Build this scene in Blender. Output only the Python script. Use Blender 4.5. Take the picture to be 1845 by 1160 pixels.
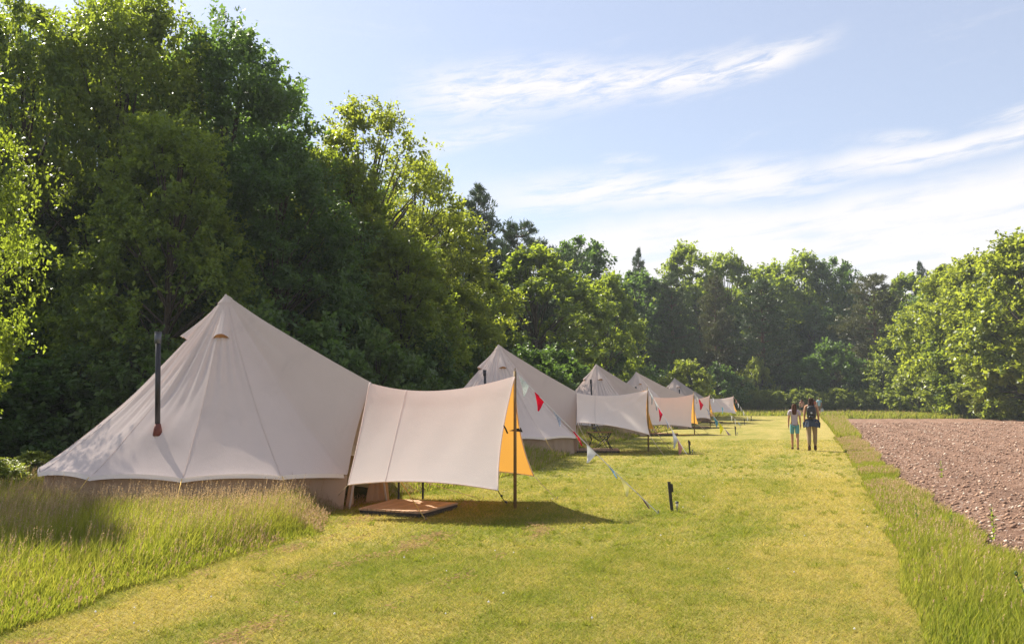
import bpy, math, random
import numpy as np
from mathutils import Vector, Matrix
random.seed(7); RNG = np.random.default_rng(7)
for o in list(bpy.data.objects): bpy.data.objects.remove(o)
S = bpy.context.scene; COL = S.collection

# ------------------------------------------------------------------ camera
F, CX, CY, HC = 1500.0, 922.5, 580.0, 1.55
PITCH = math.atan(144.0 / F)
cam_d = bpy.data.cameras.new('camera'); cam = bpy.data.objects.new('camera', cam_d); COL.objects.link(cam)
cam.location = (0, 0, HC); cam.rotation_euler = (math.pi/2 + PITCH, 0, 0)
cam_d.sensor_width = 36; cam_d.lens = F/1845*36; cam_d.clip_start = .05; cam_d.clip_end = 3000
S.camera = cam
cp, sp = math.cos(PITCH), math.sin(PITCH)
def P(px, py, Y):
    "point at world depth Y seen at photo pixel px,py"
    a = (px-CX)/F; b = -(py-CY)/F
    d = (a, cp - b*sp, sp + b*cp)
    t = Y/d[1]
    return Vector((d[0]*t, Y, HC + d[2]*t))
def G(px, py, z=0.0):
    a = (px-CX)/F; b = -(py-CY)/F
    d = (a, cp - b*sp, sp + b*cp)
    t = (z-HC)/d[2]
    return Vector((d[0]*t, d[1]*t, z))
def XZ(px, Y, z):
    return (px-CX)/F*(Y*cp + (z-HC)*sp)

# ------------------------------------------------------------------ light
SUN_EL, SUN_AZ_DIR = math.radians(44), Vector((-.70, .71))     # horizontal direction towards the sun
SUN_AZ_DIR.normalize()
sd = bpy.data.lights.new('sun', 'SUN'); sun = bpy.data.objects.new('sun', sd); COL.objects.link(sun)
sd.energy = 5.0; sd.angle = math.radians(.5); sd.color = (1.0, .93, .80)
L = Vector((SUN_AZ_DIR.x*math.cos(SUN_EL), SUN_AZ_DIR.y*math.cos(SUN_EL), math.sin(SUN_EL)))
sun.rotation_euler = L.to_track_quat('Z', 'Y').to_euler(); sun.location = (-20, 30, 40)
S.view_settings.view_transform = 'Standard'; S.view_settings.look = 'None'
S.view_settings.exposure = 1.38; S.view_settings.gamma = 1.0; S.view_settings.use_curve_mapping = False
S.render.engine = 'CYCLES'
S.cycles.max_bounces = 7; S.cycles.transparent_max_bounces = 8
S.cycles.diffuse_bounces = 4; S.cycles.transmission_bounces = 4; S.cycles.glossy_bounces = 2
S.cycles.use_denoising = True; S.cycles.denoiser = 'OPENIMAGEDENOISE'; S.cycles.denoising_prefilter = 'NONE'; S.cycles.denoising_input_passes = 'RGB_ALBEDO_NORMAL'

W = bpy.data.worlds.new('World'); S.world = W; W.use_nodes = True
def build_world():
    nt = W.node_tree; N = nt.nodes; K = nt.links; N.clear()
    out = N.new('ShaderNodeOutputWorld'); bg = N.new('ShaderNodeBackground'); K.new(bg.outputs[0], out.inputs[0])
    sky = N.new('ShaderNodeTexSky'); sky.sky_type = 'NISHITA'; sky.sun_disc = False
    sky.sun_elevation = SUN_EL; sky.sun_rotation = math.atan2(SUN_AZ_DIR.x, SUN_AZ_DIR.y)
    sky.air_density = 1.0; sky.dust_density = .8; sky.ozone_density = 1.4; sky.altitude = 50
    bg.inputs[1].default_value = .066
    tc = N.new('ShaderNodeTexCoord'); sx = N.new('ShaderNodeSeparateXYZ'); K.new(tc.outputs['Generated'], sx.inputs[0])
    def m(op, a, b=None, c=None, clamp=False):
        n = N.new('ShaderNodeMath'); n.operation = op; n.use_clamp = clamp
        for i, v in enumerate((a, b, c)):
            if v is None: continue
            if isinstance(v, (int, float)): n.inputs[i].default_value = v
            else: K.new(v, n.inputs[i])
        return n.outputs[0]
    az = m('ARCTAN2', sx.outputs[0], sx.outputs[1]); el = m('ARCSINE', sx.outputs[2])
    def ae(px, py):
        a = (px-CX)/F; b = -(py-CY)/F; d = Vector((a, cp-b*sp, sp+b*cp)).normalized()
        return math.atan2(d.x, d.y), math.asin(d.z)
    def noise(sxx, sy, slope, detail=7, rough=.6, off=0, dist=0.0):
        c = N.new('ShaderNodeCombineXYZ')
        K.new(m('MULTIPLY', az, sxx), c.inputs[0])
        K.new(m('MULTIPLY', m('SUBTRACT', el, m('MULTIPLY', az, slope)), sy), c.inputs[1])
        c.inputs[2].default_value = off
        t = N.new('ShaderNodeTexNoise'); t.inputs['Scale'].default_value = 1; t.inputs['Detail'].default_value = detail
        t.inputs['Roughness'].default_value = rough; t.inputs['Distortion'].default_value = dist
        K.new(c.outputs[0], t.inputs[0]); return t.outputs[0]
    def mr(v, a, b, c=0.0, d=1.0):
        n = N.new('ShaderNodeMapRange'); n.interpolation_type = 'SMOOTHSTEP'
        K.new(v, n.inputs[0])
        for i, x in enumerate((a, b, c, d)): n.inputs[i+1].default_value = x
        return n.outputs[0]
    wob = m('MULTIPLY', m('SUBTRACT', noise(7, 7, .1, 4, .5, 3.3), .5), .05)
    def band(p0, p1, w0, w1, nz, a0=None, a1=None, fade=.05):
        (A0, E0), (A1, E1) = ae(*p0), ae(*p1); s = (E1-E0)/(A1-A0)
        ec = m('ADD', m('MULTIPLY', m('SUBTRACT', az, A0), s), E0)
        tt = m('DIVIDE', m('SUBTRACT', az, A0), A1-A0, clamp=True)
        w = m('ADD', m('MULTIPLY', tt, (w1-w0)/F), w0/F)
        dd = m('ABSOLUTE', m('DIVIDE', m('ADD', m('SUBTRACT', el, ec), wob), w))
        g = mr(dd, 1.5, .0)
        e = m('MULTIPLY', mr(az, A0-fade, A0+fade*1.5), mr(az, A1+fade, A1-fade))
        if a1 == 'open': e = mr(az, A0-fade, A0+fade*1.5)
        return m('MULTIPLY', m('MULTIPLY', g, e), nz)
    fine = noise(16, 85, .14, 9, .68, 1.0, .4); fine2 = noise(9, 60, .1, 8, .62, 5.0, .3); gen = noise(4, 16, .1, 8, .6, 9.0, .5)
    n1 = mr(fine, .33, .60); n2 = mr(fine2, .30, .56)
    b1 = m('MULTIPLY', band((740, 178), (1470, 78), 60, 22, n1, fade=.05), .95)
    b1b = m('MULTIPLY', band((1150, 110), (1330, 72), 18, 12, n1, fade=.04), .45)
    b2 = m('MULTIPLY', band((860, 356), (1500, 322), 40, 38, n2, fade=.10), .95)
    b2b = m('MULTIPLY', band((1440, 315), (1845, 238), 28, 22, n2, a1='open', fade=.06), .95)
    b4 = m('MULTIPLY', band((740, 275), (960, 235), 30, 16, n1, fade=.04), .5)
    b5 = m('MULTIPLY', band((1560, 255), (1680, 235), 18, 14, n1, fade=.03), .6)
    b6 = m('MULTIPLY', band((1760, 212), (1845, 205), 12, 14, n1, a1='open', fade=.03), .6)
    b7 = m('MULTIPLY', band((1075, 300), (1175, 292), 16, 10, n1, fade=.02), .45)
    (A0, E0), (A1, E1) = ae(1000, 400), ae(1845, 275)
    ln = m('ADD', m('MULTIPLY', m('SUBTRACT', az, A0), (E1-E0)/(A1-A0)), E0)
    dl = m('SUBTRACT', m('ADD', el, wob), ln)
    low = m('MULTIPLY', mr(dl, .012, -.03), mr(az, -.12, .10))
    low = m('MULTIPLY', low, mr(m('ADD', m('MULTIPLY', fine2, .7), m('MULTIPLY', gen, .3)), .30, .54, .30, 1.0))
    low = m('MULTIPLY', low, .93)
    hz = m('MULTIPLY', mr(el, .30, .08), m('ADD', m('MULTIPLY', gen, .35), .03))
    tot = hz
    for b in (b1, b1b, b2, b2b, b4, b5, b6, b7, low): tot = m('MAXIMUM', tot, b)
    wis = m('MULTIPLY', mr(noise(5, 26, .13, 8, .65, 2.0, .5), .55, .85), .25)
    tot = m('MAXIMUM', tot, wis, clamp=True)
    # pale summer sky: thin high veil over the blue
    veil = N.new('ShaderNodeMix'); veil.data_type = 'RGBA'; veil.inputs[0].default_value = .36
    K.new(sky.outputs[0], veil.inputs[6]); veil.inputs[7].default_value = (5.3, 5.3, 5.9, 1)
    mx = N.new('ShaderNodeMix'); mx.data_type = 'RGBA'
    K.new(tot, mx.inputs[0]); K.new(veil.outputs[2], mx.inputs[6]); mx.inputs[7].default_value = (6.1, 5.9, 5.9, 1)
    K.new(mx.outputs[2], bg.inputs[0])
build_world()

# ------------------------------------------------------------------ helpers
YR = [-60, -20, -5, 0, 55, 62, 70, 78, 86, 94, 102, 130, 400, 1500]
ZR = [0, 0, 0, 0, 0, .02, .09, .20, .36, .55, .70, .9, 2.0, 6.0]
def gz(y): return float(np.interp(y, YR, ZR))
def gza(y): return np.interp(y, YR, ZR)
_h = np.random.default_rng(99).random((512, 512))
def vnoise(x, y, s=1.0, seed=0):
    x = np.asarray(x, float)*s + 37.7*seed; y = np.asarray(y, float)*s + 11.3*seed
    xi = np.floor(x).astype(int); yi = np.floor(y).astype(int); fx = x-xi; fy = y-yi
    fx = fx*fx*(3-2*fx); fy = fy*fy*(3-2*fy)
    g = lambda a, b: _h[a % 512, b % 512]
    return (g(xi, yi)*(1-fx)+g(xi+1, yi)*fx)*(1-fy)+(g(xi, yi+1)*(1-fx)+g(xi+1, yi+1)*fx)*fy
def fbm(x, y, s=1.0, o=4, seed=0):
    r = 0; a = .5; t = 0
    for i in range(o):
        r = r+a*vnoise(x, y, s*2**i, seed+i); t += a; a *= .55
    return r/t

class MB:
    "collects vertices and faces for one mesh object"
    def __init__(s): s.v = []; s.f = []; s.mi = []; s.cur = 0
    def add(s, vs, fs):
        n = len(s.v); s.v += [tuple(v) for v in vs]; s.f += [tuple(i+n for i in f) for f in fs]; s.mi += [s.cur]*len(fs)
    def box(s, c, d, M=None, rz=0.0, taper=1.0):
        R = Matrix.Rotation(rz, 3, 'Z') if M is None else M
        vs = []
        for k in (-1, 1):
            q = taper if k > 0 else 1
            for i, j in ((-1, -1), (1, -1), (1, 1), (-1, 1)):
                vs.append(Vector(c)+R @ Vector((i*d[0]/2*q, j*d[1]/2*q, k*d[2]/2)))
        s.add(vs, [(3, 2, 1, 0), (4, 5, 6, 7), (0, 1, 5, 4), (1, 2, 6, 5), (2, 3, 7, 6), (3, 0, 4, 7)])
    def tube(s, pts, r, n=8, cap=True):
        pts = [Vector(p) for p in pts]; rs = r if isinstance(r, (list, tuple)) else [r]*len(pts)
        ring = []; up = Vector((0, 0, 1)); vs = []
        for i, p in enumerate(pts):
            t = (pts[min(i+1, len(pts)-1)]-pts[max(i-1, 0)]).normalized()
            if i == 0:
                a = t.cross(up) if abs(t.dot(up)) < .95 else t.cross(Vector((1, 0, 0)))
            else: a = a - t*a.dot(t)
            a.normalize(); b = t.cross(a)
            for k in range(n):
                w = 2*math.pi*k/n
                vs.append(p+(a*math.cos(w)+b*math.sin(w))*rs[i])
        fs = []
        for i in range(len(pts)-1):
            for k in range(n):
                k2 = (k+1) % n; fs.append((i*n+k, i*n+k2, (i+1)*n+k2, (i+1)*n+k))
        if cap: fs.append(tuple(range(n-1, -1, -1))); fs.append(tuple((len(pts)-1)*n+k for k in range(n)))
        s.add(vs, fs)
    def grid(s, fn, nu, nv):
        vs = [fn(i/nu, j/nv) for j in range(nv+1) for i in range(nu+1)]
        fs = [(j*(nu+1)+i, j*(nu+1)+i+1, (j+1)*(nu+1)+i+1, (j+1)*(nu+1)+i) for j in range(nv) for i in range(nu)]
        s.add(vs, fs)
    def ball(s, c, r, nu=12, nv=8):
        c = Vector(c); r = Vector(r) if not isinstance(r, (int, float)) else Vector((r, r, r))
        s.grid(lambda u, v: (c.x+r.x*math.sin(math.pi*v)*math.cos(2*math.pi*u), c.y+r.y*math.sin(math.pi*v)*math.sin(2*math.pi*u), c.z-r.z*math.cos(math.pi*v)), nu, nv)
    def build(s, name, mat, parent=None, smooth=True, label=None, mats=None):
        me = bpy.data.meshes.new(name); me.from_pydata(s.v, [], s.f)
        for mm in (mats or [mat]): me.materials.append(mm)
        if mats: me.polygons.foreach_set('material_index', s.mi)
        if smooth: me.polygons.foreach_set('use_smooth', [True]*len(me.polygons))
        me.update(); o = bpy.data.objects.new(name, me); COL.objects.link(o)
        if parent is not None: o.parent = parent
        if label: o['label'] = label
        return o
def np_mesh(name, V, Fq, mat, parent=None, attrs=None, smooth=False, normals=None):
    "V (n,3), Fq (m,k) equal-size faces"
    me = bpy.data.meshes.new(name); V = np.ascontiguousarray(V, dtype=np.float32); Fq = np.ascontiguousarray(Fq, dtype=np.int32)
    m, k = Fq.shape
    me.vertices.add(len(V)); me.vertices.foreach_set('co', V.ravel())
    me.loops.add(m*k); me.loops.foreach_set('vertex_index', Fq.ravel())
    me.polygons.add(m); me.polygons.foreach_set('loop_start', np.arange(0, m*k, k, dtype=np.int32))
    try: me.polygons.foreach_set('loop_total', np.full(m, k, dtype=np.int32))
    except Exception: pass
    me.update(calc_edges=True)
    if smooth: me.polygons.foreach_set('use_smooth', np.ones(m, bool))
    for an, (dom, arr) in (attrs or {}).items():
        a = me.attributes.new(an, 'FLOAT', dom); a.data.foreach_set('value', np.ascontiguousarray(arr, dtype=np.float32))
    me.materials.append(mat)
    o = bpy.data.objects.new(name, me); COL.objects.link(o)
    if parent is not None: o.parent = parent
    return o
def tag(o, label, cat, group=None):
    o['label'] = label; o['category'] = cat
    if group: o['group'] = group
    return o
def thing(name, label, cat, loc=(0, 0, 0), rz=0.0, group=None):
    o = bpy.data.objects.new(name, None); COL.objects.link(o); o.location = loc; o.rotation_euler = (0, 0, rz)
    o.empty_display_size = .2
    return tag(o, label, cat, group)

# ------------------------------------------------------------------ materials
def mat(name):
    m = bpy.data.materials.new(name); m.use_nodes = True; m.node_tree.nodes.clear(); return m
class NT:
    def __init__(s, m): s.t = m.node_tree; s.N = s.t.nodes; s.K = s.t.links
    def n(s, ty, **kw):
        x = s.N.new(ty)
        for k, v in kw.items():
            if k.startswith('_'): setattr(x, k[1:], v)
            else:
                kk = k.replace('__', ' ')
                x.inputs[kk].default_value = v
        return x
    def l(s, a, b): s.K.new(a, b)
    def noise(s, scale, detail=4, rough=.55, vec=None, dist=0.0):
        x = s.N.new('ShaderNodeTexNoise'); x.inputs['Scale'].default_value = scale; x.inputs['Detail'].default_value = detail
        x.inputs['Roughness'].default_value = rough; x.inputs['Distortion'].default_value = dist
        if vec is not None: s.l(vec, x.inputs[0])
        return x.outputs[0]
    def mix(s, f, a, b, mode='MIX'):
        x = s.N.new('ShaderNodeMix'); x.data_type = 'RGBA'; x.blend_type = mode
        for i, v in ((0, f), (6, a), (7, b)):
            if isinstance(v, (int, float)): x.inputs[i].default_value = v
            elif isinstance(v, tuple): x.inputs[i].default_value = v if len(v) == 4 else (*v, 1)
            else: s.l(v, x.inputs[i])
        return x.outputs[2]
    def mr(s, v, a, b, c=0.0, d=1.0):
        x = s.N.new('ShaderNodeMapRange'); s.l(v, x.inputs[0])
        for i, q in enumerate((a, b, c, d)): x.inputs[i+1].default_value = q
        return x.outputs[0]
    def attr(s, name):
        x = s.N.new('ShaderNodeAttribute'); x.attribute_name = name; return x.outputs['Fac']
    def bump(s, h, st, dist=.01):
        x = s.N.new('ShaderNodeBump'); x.inputs['Strength'].default_value = st; x.inputs['Distance'].default_value = dist
        s.l(h, x.inputs['Height']); return x.outputs[0]
    def pos(s): return s.N.new('ShaderNodeNewGeometry').outputs['Position']
    def obj(s): return s.N.new('ShaderNodeTexCoord').outputs['Object']
    def out(s, sh):
        o = s.N.new('ShaderNodeOutputMaterial'); s.l(sh, o.inputs[0])
def simple(name, col, rough=.6, spec=.3, metal=0.0, var=.15, scale=20.0, bump=0.0, coat=None):
    m = mat(name); t = NT(m); b = t.N.new('ShaderNodeBsdfPrincipled')
    nz = t.noise(scale, 5, .6, t.obj())
    c = t.mix(nz, tuple(x*(1-var) for x in col), tuple(min(1, x*(1+var)) for x in col)); t.l(c, b.inputs['Base Color'])
    b.inputs['Roughness'].default_value = rough; b.inputs['Specular IOR Level'].default_value = spec; b.inputs['Metallic'].default_value = metal
    if bump: t.l(t.bump(nz, bump, .005), b.inputs['Normal'])
    t.out(b.outputs[0]); return m
def cloth(name, col, trans, tw=.35, inner=None, weave=500.0, var=.05, rough=.9, stain=.0):
    m = mat(name); t = NT(m); oc = t.obj()
    base = t.mix(t.noise(2.2, 5, .6, oc), tuple(x*(1-var) for x in col), tuple(min(1, x*(1+var)) for x in col))
    fine = t.noise(90, 3, .7, oc); base = t.mix(t.mr(fine, .3, .7, 0, .10), base, tuple(x*.82 for x in col))
    if stain:
        base = t.mix(t.mr(t.noise(1.3, 6, .7, oc, 1.2), .55, .8, 0, stain), base, tuple(x*.55 for x in col))
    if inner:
        g = t.N.new('ShaderNodeNewGeometry'); base = t.mix(g.outputs['Backfacing'], base, inner)  # back face gets its own colour, painted-in glow of transmitted sun
    d = t.N.new('ShaderNodeBsdfDiffuse'); t.l(base, d.inputs[0]); d.inputs['Roughness'].default_value = rough
    tr = t.N.new('ShaderNodeBsdfTranslucent'); tr.inputs[0].default_value = (*trans, 1)
    wv = t.noise(weave, 2, .5, oc); wr = t.noise(5.5, 4, .6, oc)
    h = t.N.new('ShaderNodeMath'); h.operation = 'MULTIPLY_ADD'; t.l(wr, h.inputs[0]); h.inputs[1].default_value = 5.0; t.l(wv, h.inputs[2])
    bp = t.bump(h.outputs[0], .25, .004); t.l(bp, d.inputs['Normal'])
    mx = t.N.new('ShaderNodeMixShader'); mx.inputs[0].default_value = tw
    t.l(d.outputs[0], mx.inputs[1]); t.l(tr.outputs[0], mx.inputs[2]); t.out(mx.outputs[0]); return m
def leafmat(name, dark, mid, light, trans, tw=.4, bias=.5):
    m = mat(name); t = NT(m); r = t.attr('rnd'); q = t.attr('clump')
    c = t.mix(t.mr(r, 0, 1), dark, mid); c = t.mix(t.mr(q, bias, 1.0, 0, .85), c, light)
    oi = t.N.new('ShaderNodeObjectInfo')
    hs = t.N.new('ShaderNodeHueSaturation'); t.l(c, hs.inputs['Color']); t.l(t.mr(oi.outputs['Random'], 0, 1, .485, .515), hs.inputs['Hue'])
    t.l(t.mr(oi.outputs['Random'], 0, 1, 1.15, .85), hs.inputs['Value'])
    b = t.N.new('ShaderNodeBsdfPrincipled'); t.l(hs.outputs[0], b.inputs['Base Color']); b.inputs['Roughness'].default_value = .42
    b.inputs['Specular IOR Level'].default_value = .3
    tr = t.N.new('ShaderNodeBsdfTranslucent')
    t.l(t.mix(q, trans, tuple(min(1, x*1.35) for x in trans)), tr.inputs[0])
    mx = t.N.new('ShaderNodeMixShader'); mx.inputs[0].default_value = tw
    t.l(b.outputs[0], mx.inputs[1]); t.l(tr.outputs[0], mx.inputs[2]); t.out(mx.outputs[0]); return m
M = {}
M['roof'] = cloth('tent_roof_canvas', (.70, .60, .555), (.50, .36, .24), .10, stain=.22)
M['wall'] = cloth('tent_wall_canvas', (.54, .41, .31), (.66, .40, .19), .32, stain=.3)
M['awn'] = cloth('awning_canvas', (.86, .77, .70), (.95, .50, .10), .22, inner=(.80, .42, .08), stain=.05)  # ochre inner face: sunlight coming through the cream canvas, put into the colour
M['trim'] = cloth('eave_canvas', (.82, .74, .68), (.6, .45, .3), .1)
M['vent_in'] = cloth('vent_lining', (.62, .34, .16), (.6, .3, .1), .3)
M['black'] = simple('black_steel', (.012, .012, .013), .45, .5)
M['flue'] = simple('flue_steel', (.018, .014, .016), .4, .5, var=.5, scale=6)
M['flue_cap'] = simple('flue_cap_steel', (.10, .10, .11), .35, .5, .5)
M['boot'] = simple('flue_boot_silicone', (.13, .030, .018), .6, .4)
M['pole'] = simple('pole_wood', (.22, .145, .065), .7, .2, var=.35, scale=9, bump=.3)
M['stake'] = simple('weathered_stake', (.045, .038, .033), .8, .2, var=.4, scale=30, bump=.5)
M['rope'] = simple('yellow_guy_rope', (.62, .42, .12), .8, .1)
M['rope_pale'] = simple('pale_rope', (.55, .42, .28), .8, .1)
M['string'] = simple('white_bunting_cord', (.72, .68, .66), .8, .1)
M['plank'] = simple('deck_wood', (.38, .25, .16), .7, .2, var=.3, scale=7, bump=.3)
M['plank_b'] = simple('deck_wood_pale', (.44, .28, .18), .7, .2, var=.3, scale=7, bump=.3)
M['bark'] = simple('bark', (.075, .06, .045), .9, .1, var=.5, scale=5, bump=.8)
M['bark_pine'] = simple('pine_bark', (.13, .075, .05), .9, .1, var=.5, scale=5, bump=.8)
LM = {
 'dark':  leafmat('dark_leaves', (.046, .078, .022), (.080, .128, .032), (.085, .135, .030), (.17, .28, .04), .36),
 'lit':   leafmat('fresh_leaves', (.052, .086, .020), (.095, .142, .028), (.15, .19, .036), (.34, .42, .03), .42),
 'yellow': leafmat('yellow_green_leaves', (.045, .078, .012), (.085, .130, .018), (.16, .19, .030), (.38, .43, .035), .45, .45),
 'pine':  leafmat('pine_needles', (.042, .066, .024), (.070, .105, .034), (.10, .135, .042), (.06, .10, .03), .18),
 'ochre_pine': leafmat('ochre_pine_needles', (.035, .045, .015), (.065, .075, .022), (.11, .105, .035), (.12, .13, .03), .2),
 'hedge': leafmat('hedge_leaves', (.04, .075, .014), (.085, .13, .022), (.26, .26, .05), (.34, .40, .04), .4, .35),
}
# ------------------------------------------------------------------ ground layout (world X against depth Y)
def line(pts):
    pts = sorted(pts, key=lambda p: p[0]); a = np.array(pts); return lambda y: np.interp(y, a[:, 0], a[:, 1])
def gp(px, py): q = G(px, py); return (q.y, q.x)
LE = line([(-6, -7.0), (2, -4.6), gp(0, 1150), gp(200, 1072), gp(400, 1010), gp(580, 962), gp(594, 925), (13.2, -2.2), gp(800, 882), gp(962, 849), gp(1034, 817), (38, 5.8), (48, 9.4), (60, 13.5), (70, 15), (79, 16), (79.5, 16)])
RE = line([(-6, -1.2), (2, 1.6), gp(1690, 1160), gp(1600, 930), gp(1540, 830), gp(1512, 795), gp(1490, 765), (79, 29), (100, 36)])
FE = line([(-6, 2.5), (4, 3.9), gp(1900, 1105), gp(1800, 1022), gp(1700, 958), gp(1640, 906), gp(1580, 852), gp(1540, 799), gp(1518, 765), (70, 27.5), (72, 28)])
LAWN_END, FIELD_END = 79.0, 71.0
RD = Vector((.345, 1)).normalized()           # direction the row of tents runs in
def dryness(x, y):
    x = np.asarray(x, float); y = np.asarray(y, float)
    s = x*RD.y - y*RD.x; t = x*RD.x + y*RD.y
    n = fbm(x, y, .9, 5, 3); n2 = fbm(s*2.2, t*.35, 1.0, 4, 11); n3 = fbm(x, y, 4.5, 3, 21)
    d = .36 + (n-.5)*.8 + (n2-.5)*.75 + (n3-.5)*.7
    dr = RE(y)-x                                # worn strip beside the right edge
    d = d + .50*np.exp(-((dr-.8)/.75)**2) + .18*np.exp(-((dr-2.6)/.35)**2)*(y > 6)
    dl = x-LE(y)
    d = d + np.where(y < 14, .50*np.exp(-((dl-.55)/.45)**2), 0)
    d = d + .22*np.clip((y-16)/30, 0, 1)
    # clippings left in swathes beside the mowing edge
    return np.clip(d, 0, 1)
def clip_mask(x, y):
    x = np.asarray(x, float); y = np.asarray(y, float)
    s = x*RD.y - y*RD.x; t = x*RD.x + y*RD.y
    a = fbm(s*2.5, t*.9, 1.0, 4, 41); dl = x-LE(y)
    w = np.exp(-((dl-.35)/.22)**2) + np.exp(-((dl-1.45-.1*np.sin(t*1.7))/.17)**2) + .9*np.exp(-((dl-2.55)/.15)**2)
    return np.clip((a-.54)*5, 0, 1)*np.clip((fbm(x, y, 5.0, 3, 43)-.35)*4, 0, 1)*w*(y < 13)*(y > 2)

def gmat(name, kind):
    m = mat(name); t = NT(m); p = t.pos(); b = t.N.new('ShaderNodeBsdfPrincipled'); b.inputs['Roughness'].default_value = .95
    b.inputs['Specular IOR Level'].default_value = .08
    if kind == 'lawn':
        d = t.attr('dry'); c = t.attr('clip')
        fn = t.noise(26, 4, .75, p); fn2 = t.noise(110, 3, .7, p); md = t.noise(5, 4, .65, p)
        k = t.N.new('ShaderNodeMath'); k.operation = 'MULTIPLY_ADD'; t.l(t.mr(fn, .3, .7, -.5, .5), k.inputs[0]); k.inputs[1].default_value = .55; t.l(d, k.inputs[2])
        col = t.mix(t.mr(k.outputs[0], .0, .9), (.165, .180, .026), (.385, .300, .100))
        col = t.mix(t.mr(fn2, .38, .62, .55, 0), col, (.085, .090, .016))
        col = t.mix(t.mr(md, .62, .8, 0, .35), col, (.16, .21, .018))
        ck = t.N.new('ShaderNodeMath'); ck.operation = 'MULTIPLY'; t.l(c, ck.inputs[0]); ck.inputs[1].default_value = .4; col = t.mix(ck.outputs[0], col, (.27, .19, .11))
        t.l(t.bump(fn2, .9, .02), b.inputs['Normal'])
    elif kind == 'meadow':
        fn = t.noise(18, 5, .75, p); md = t.noise(1.5, 4, .6, p)
        col = t.mix(t.mr(md, .3, .7), (.070, .095, .014), (.14, .13, .035)); col = t.mix(t.mr(fn, .4, .65, .7, 0), col, (.030, .036, .010))
        t.l(t.bump(fn, .9, .05), b.inputs['Normal'])
    elif kind == 'wood':
        fn = t.noise(9, 6, .75, p)
        col = t.mix(t.mr(fn, .3, .7), (.018, .022, .009), (.055, .048, .022)); t.l(t.bump(fn, .9, .05), b.inputs['Normal'])
    else:
        vz = t.N.new('ShaderNodeTexVoronoi'); vz.inputs['Scale'].default_value = 14; t.l(p, vz.inputs[0])
        fn = t.noise(22, 6, .75, p); md = t.noise(1.1, 5, .6, p)
        col = t.mix(t.mr(md, .3, .7), (.22, .132, .092), (.33, .210, .148)); col = t.mix(t.mr(fn, .36, .6, .75, 0), col, (.075, .038, .03))
        sx = t.N.new('ShaderNodeSeparateColor'); t.l(vz.outputs['Color'], sx.inputs[0])
        stone = t.mr(sx.outputs[0], .80, .84); near = t.mr(vz.outputs['Distance'], .25, .42, 1, 0)
        mm = t.N.new('ShaderNodeMath'); mm.operation = 'MULTIPLY'; t.l(stone, mm.inputs[0]); t.l(near, mm.inputs[1])
        col = t.mix(mm.outputs[0], col, (.42, .32, .27)); t.l(t.bump(fn, 1.0, .06), b.inputs['Normal'])
    t.l(col, b.inputs['Base Color']); t.out(b.outputs[0]); return m
M['lawn'] = gmat('mown_lawn', 'lawn'); M['meadow'] = gmat('rough_grass_soil', 'meadow'); M['wood_floor'] = gmat('woodland_floor', 'wood'); M['soil'] = gmat('stony_soil', 'soil')

def sheet(name, xl, xr, ys, nx, mt, dz, relief=None, attrs=False):
    ys = np.array(sorted(set(list(ys)+[y for y in YR if min(ys) < y < max(ys)])))
    u = np.linspace(0, 1, nx+1); X = np.empty((len(ys), nx+1)); 
    for i, y in enumerate(ys):
        a, b = float(xl(y)), float(xr(y)); X[i] = a+(b-a)*u
    Yg = np.repeat(ys[:, None], nx+1, 1); Z = gza(Yg)+dz
    if relief is not None: Z = Z+relief(X, Yg, u[None, :])
    V = np.stack([X, Yg, Z], -1).reshape(-1, 3)
    n = nx+1; i, j = np.meshgrid(np.arange(len(ys)-1), np.arange(nx), indexing='ij'); b0 = (i*n+j).ravel()
    Fq = np.stack([b0, b0+1, b0+n+1, b0+n], 1)
    at = {'dry': ('POINT', dryness(X, Yg).ravel()), 'clip': ('POINT', clip_mask(X, Yg).ravel())} if attrs else None
    o = np_mesh(name, V, Fq, mt, attrs=at, smooth=True); o['kind'] = 'structure'; return o
far = [-60, -20, -5, 0, 10, 30, 55, 80, 130, 400, 1500]
sheet('ground', lambda y: -900, lambda y: 900, far, 12, M['wood_floor'], 0)
sheet('meadow', lambda y: np.interp(y, [-6, 12, 20, 40, 70, 92], [-16, -11, -8, -3, 4, 8]), lambda y: np.interp(y, [-6, 30, 60, 92], [12, 60, 75, 90]), list(np.arange(-6, 93, 2.0)), 24, M['meadow'], .006)
ysl = [-6, -3, 0, 2, 3.5]+list(np.geomspace(4.5, LAWN_END, 240))
sheet('lawn', LE, RE, ysl, 130, M['lawn'], .014, attrs=True)
def frelief(X, Y, u):
    amp = np.clip(u*18, 0, 1)
    return amp*(.07*fbm(X, Y, 1.3, 3, 5)+.07*(fbm(X, Y, 5.0, 4, 6)-.3)+.03*np.sin((X*RD.y-Y*RD.x)*4.5+fbm(X, Y, .6, 2, 9)*3))*np.clip((FIELD_END-Y)*.6, 0, 1)
sheet('field', FE, lambda y: np.interp(y, [-6, 4, 72], [9, 14, 95]), [-6, -2, 2, 5]+list(np.geomspace(6.5, FIELD_END, 330)), 300, M['soil'], .018, relief=frelief)

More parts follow.
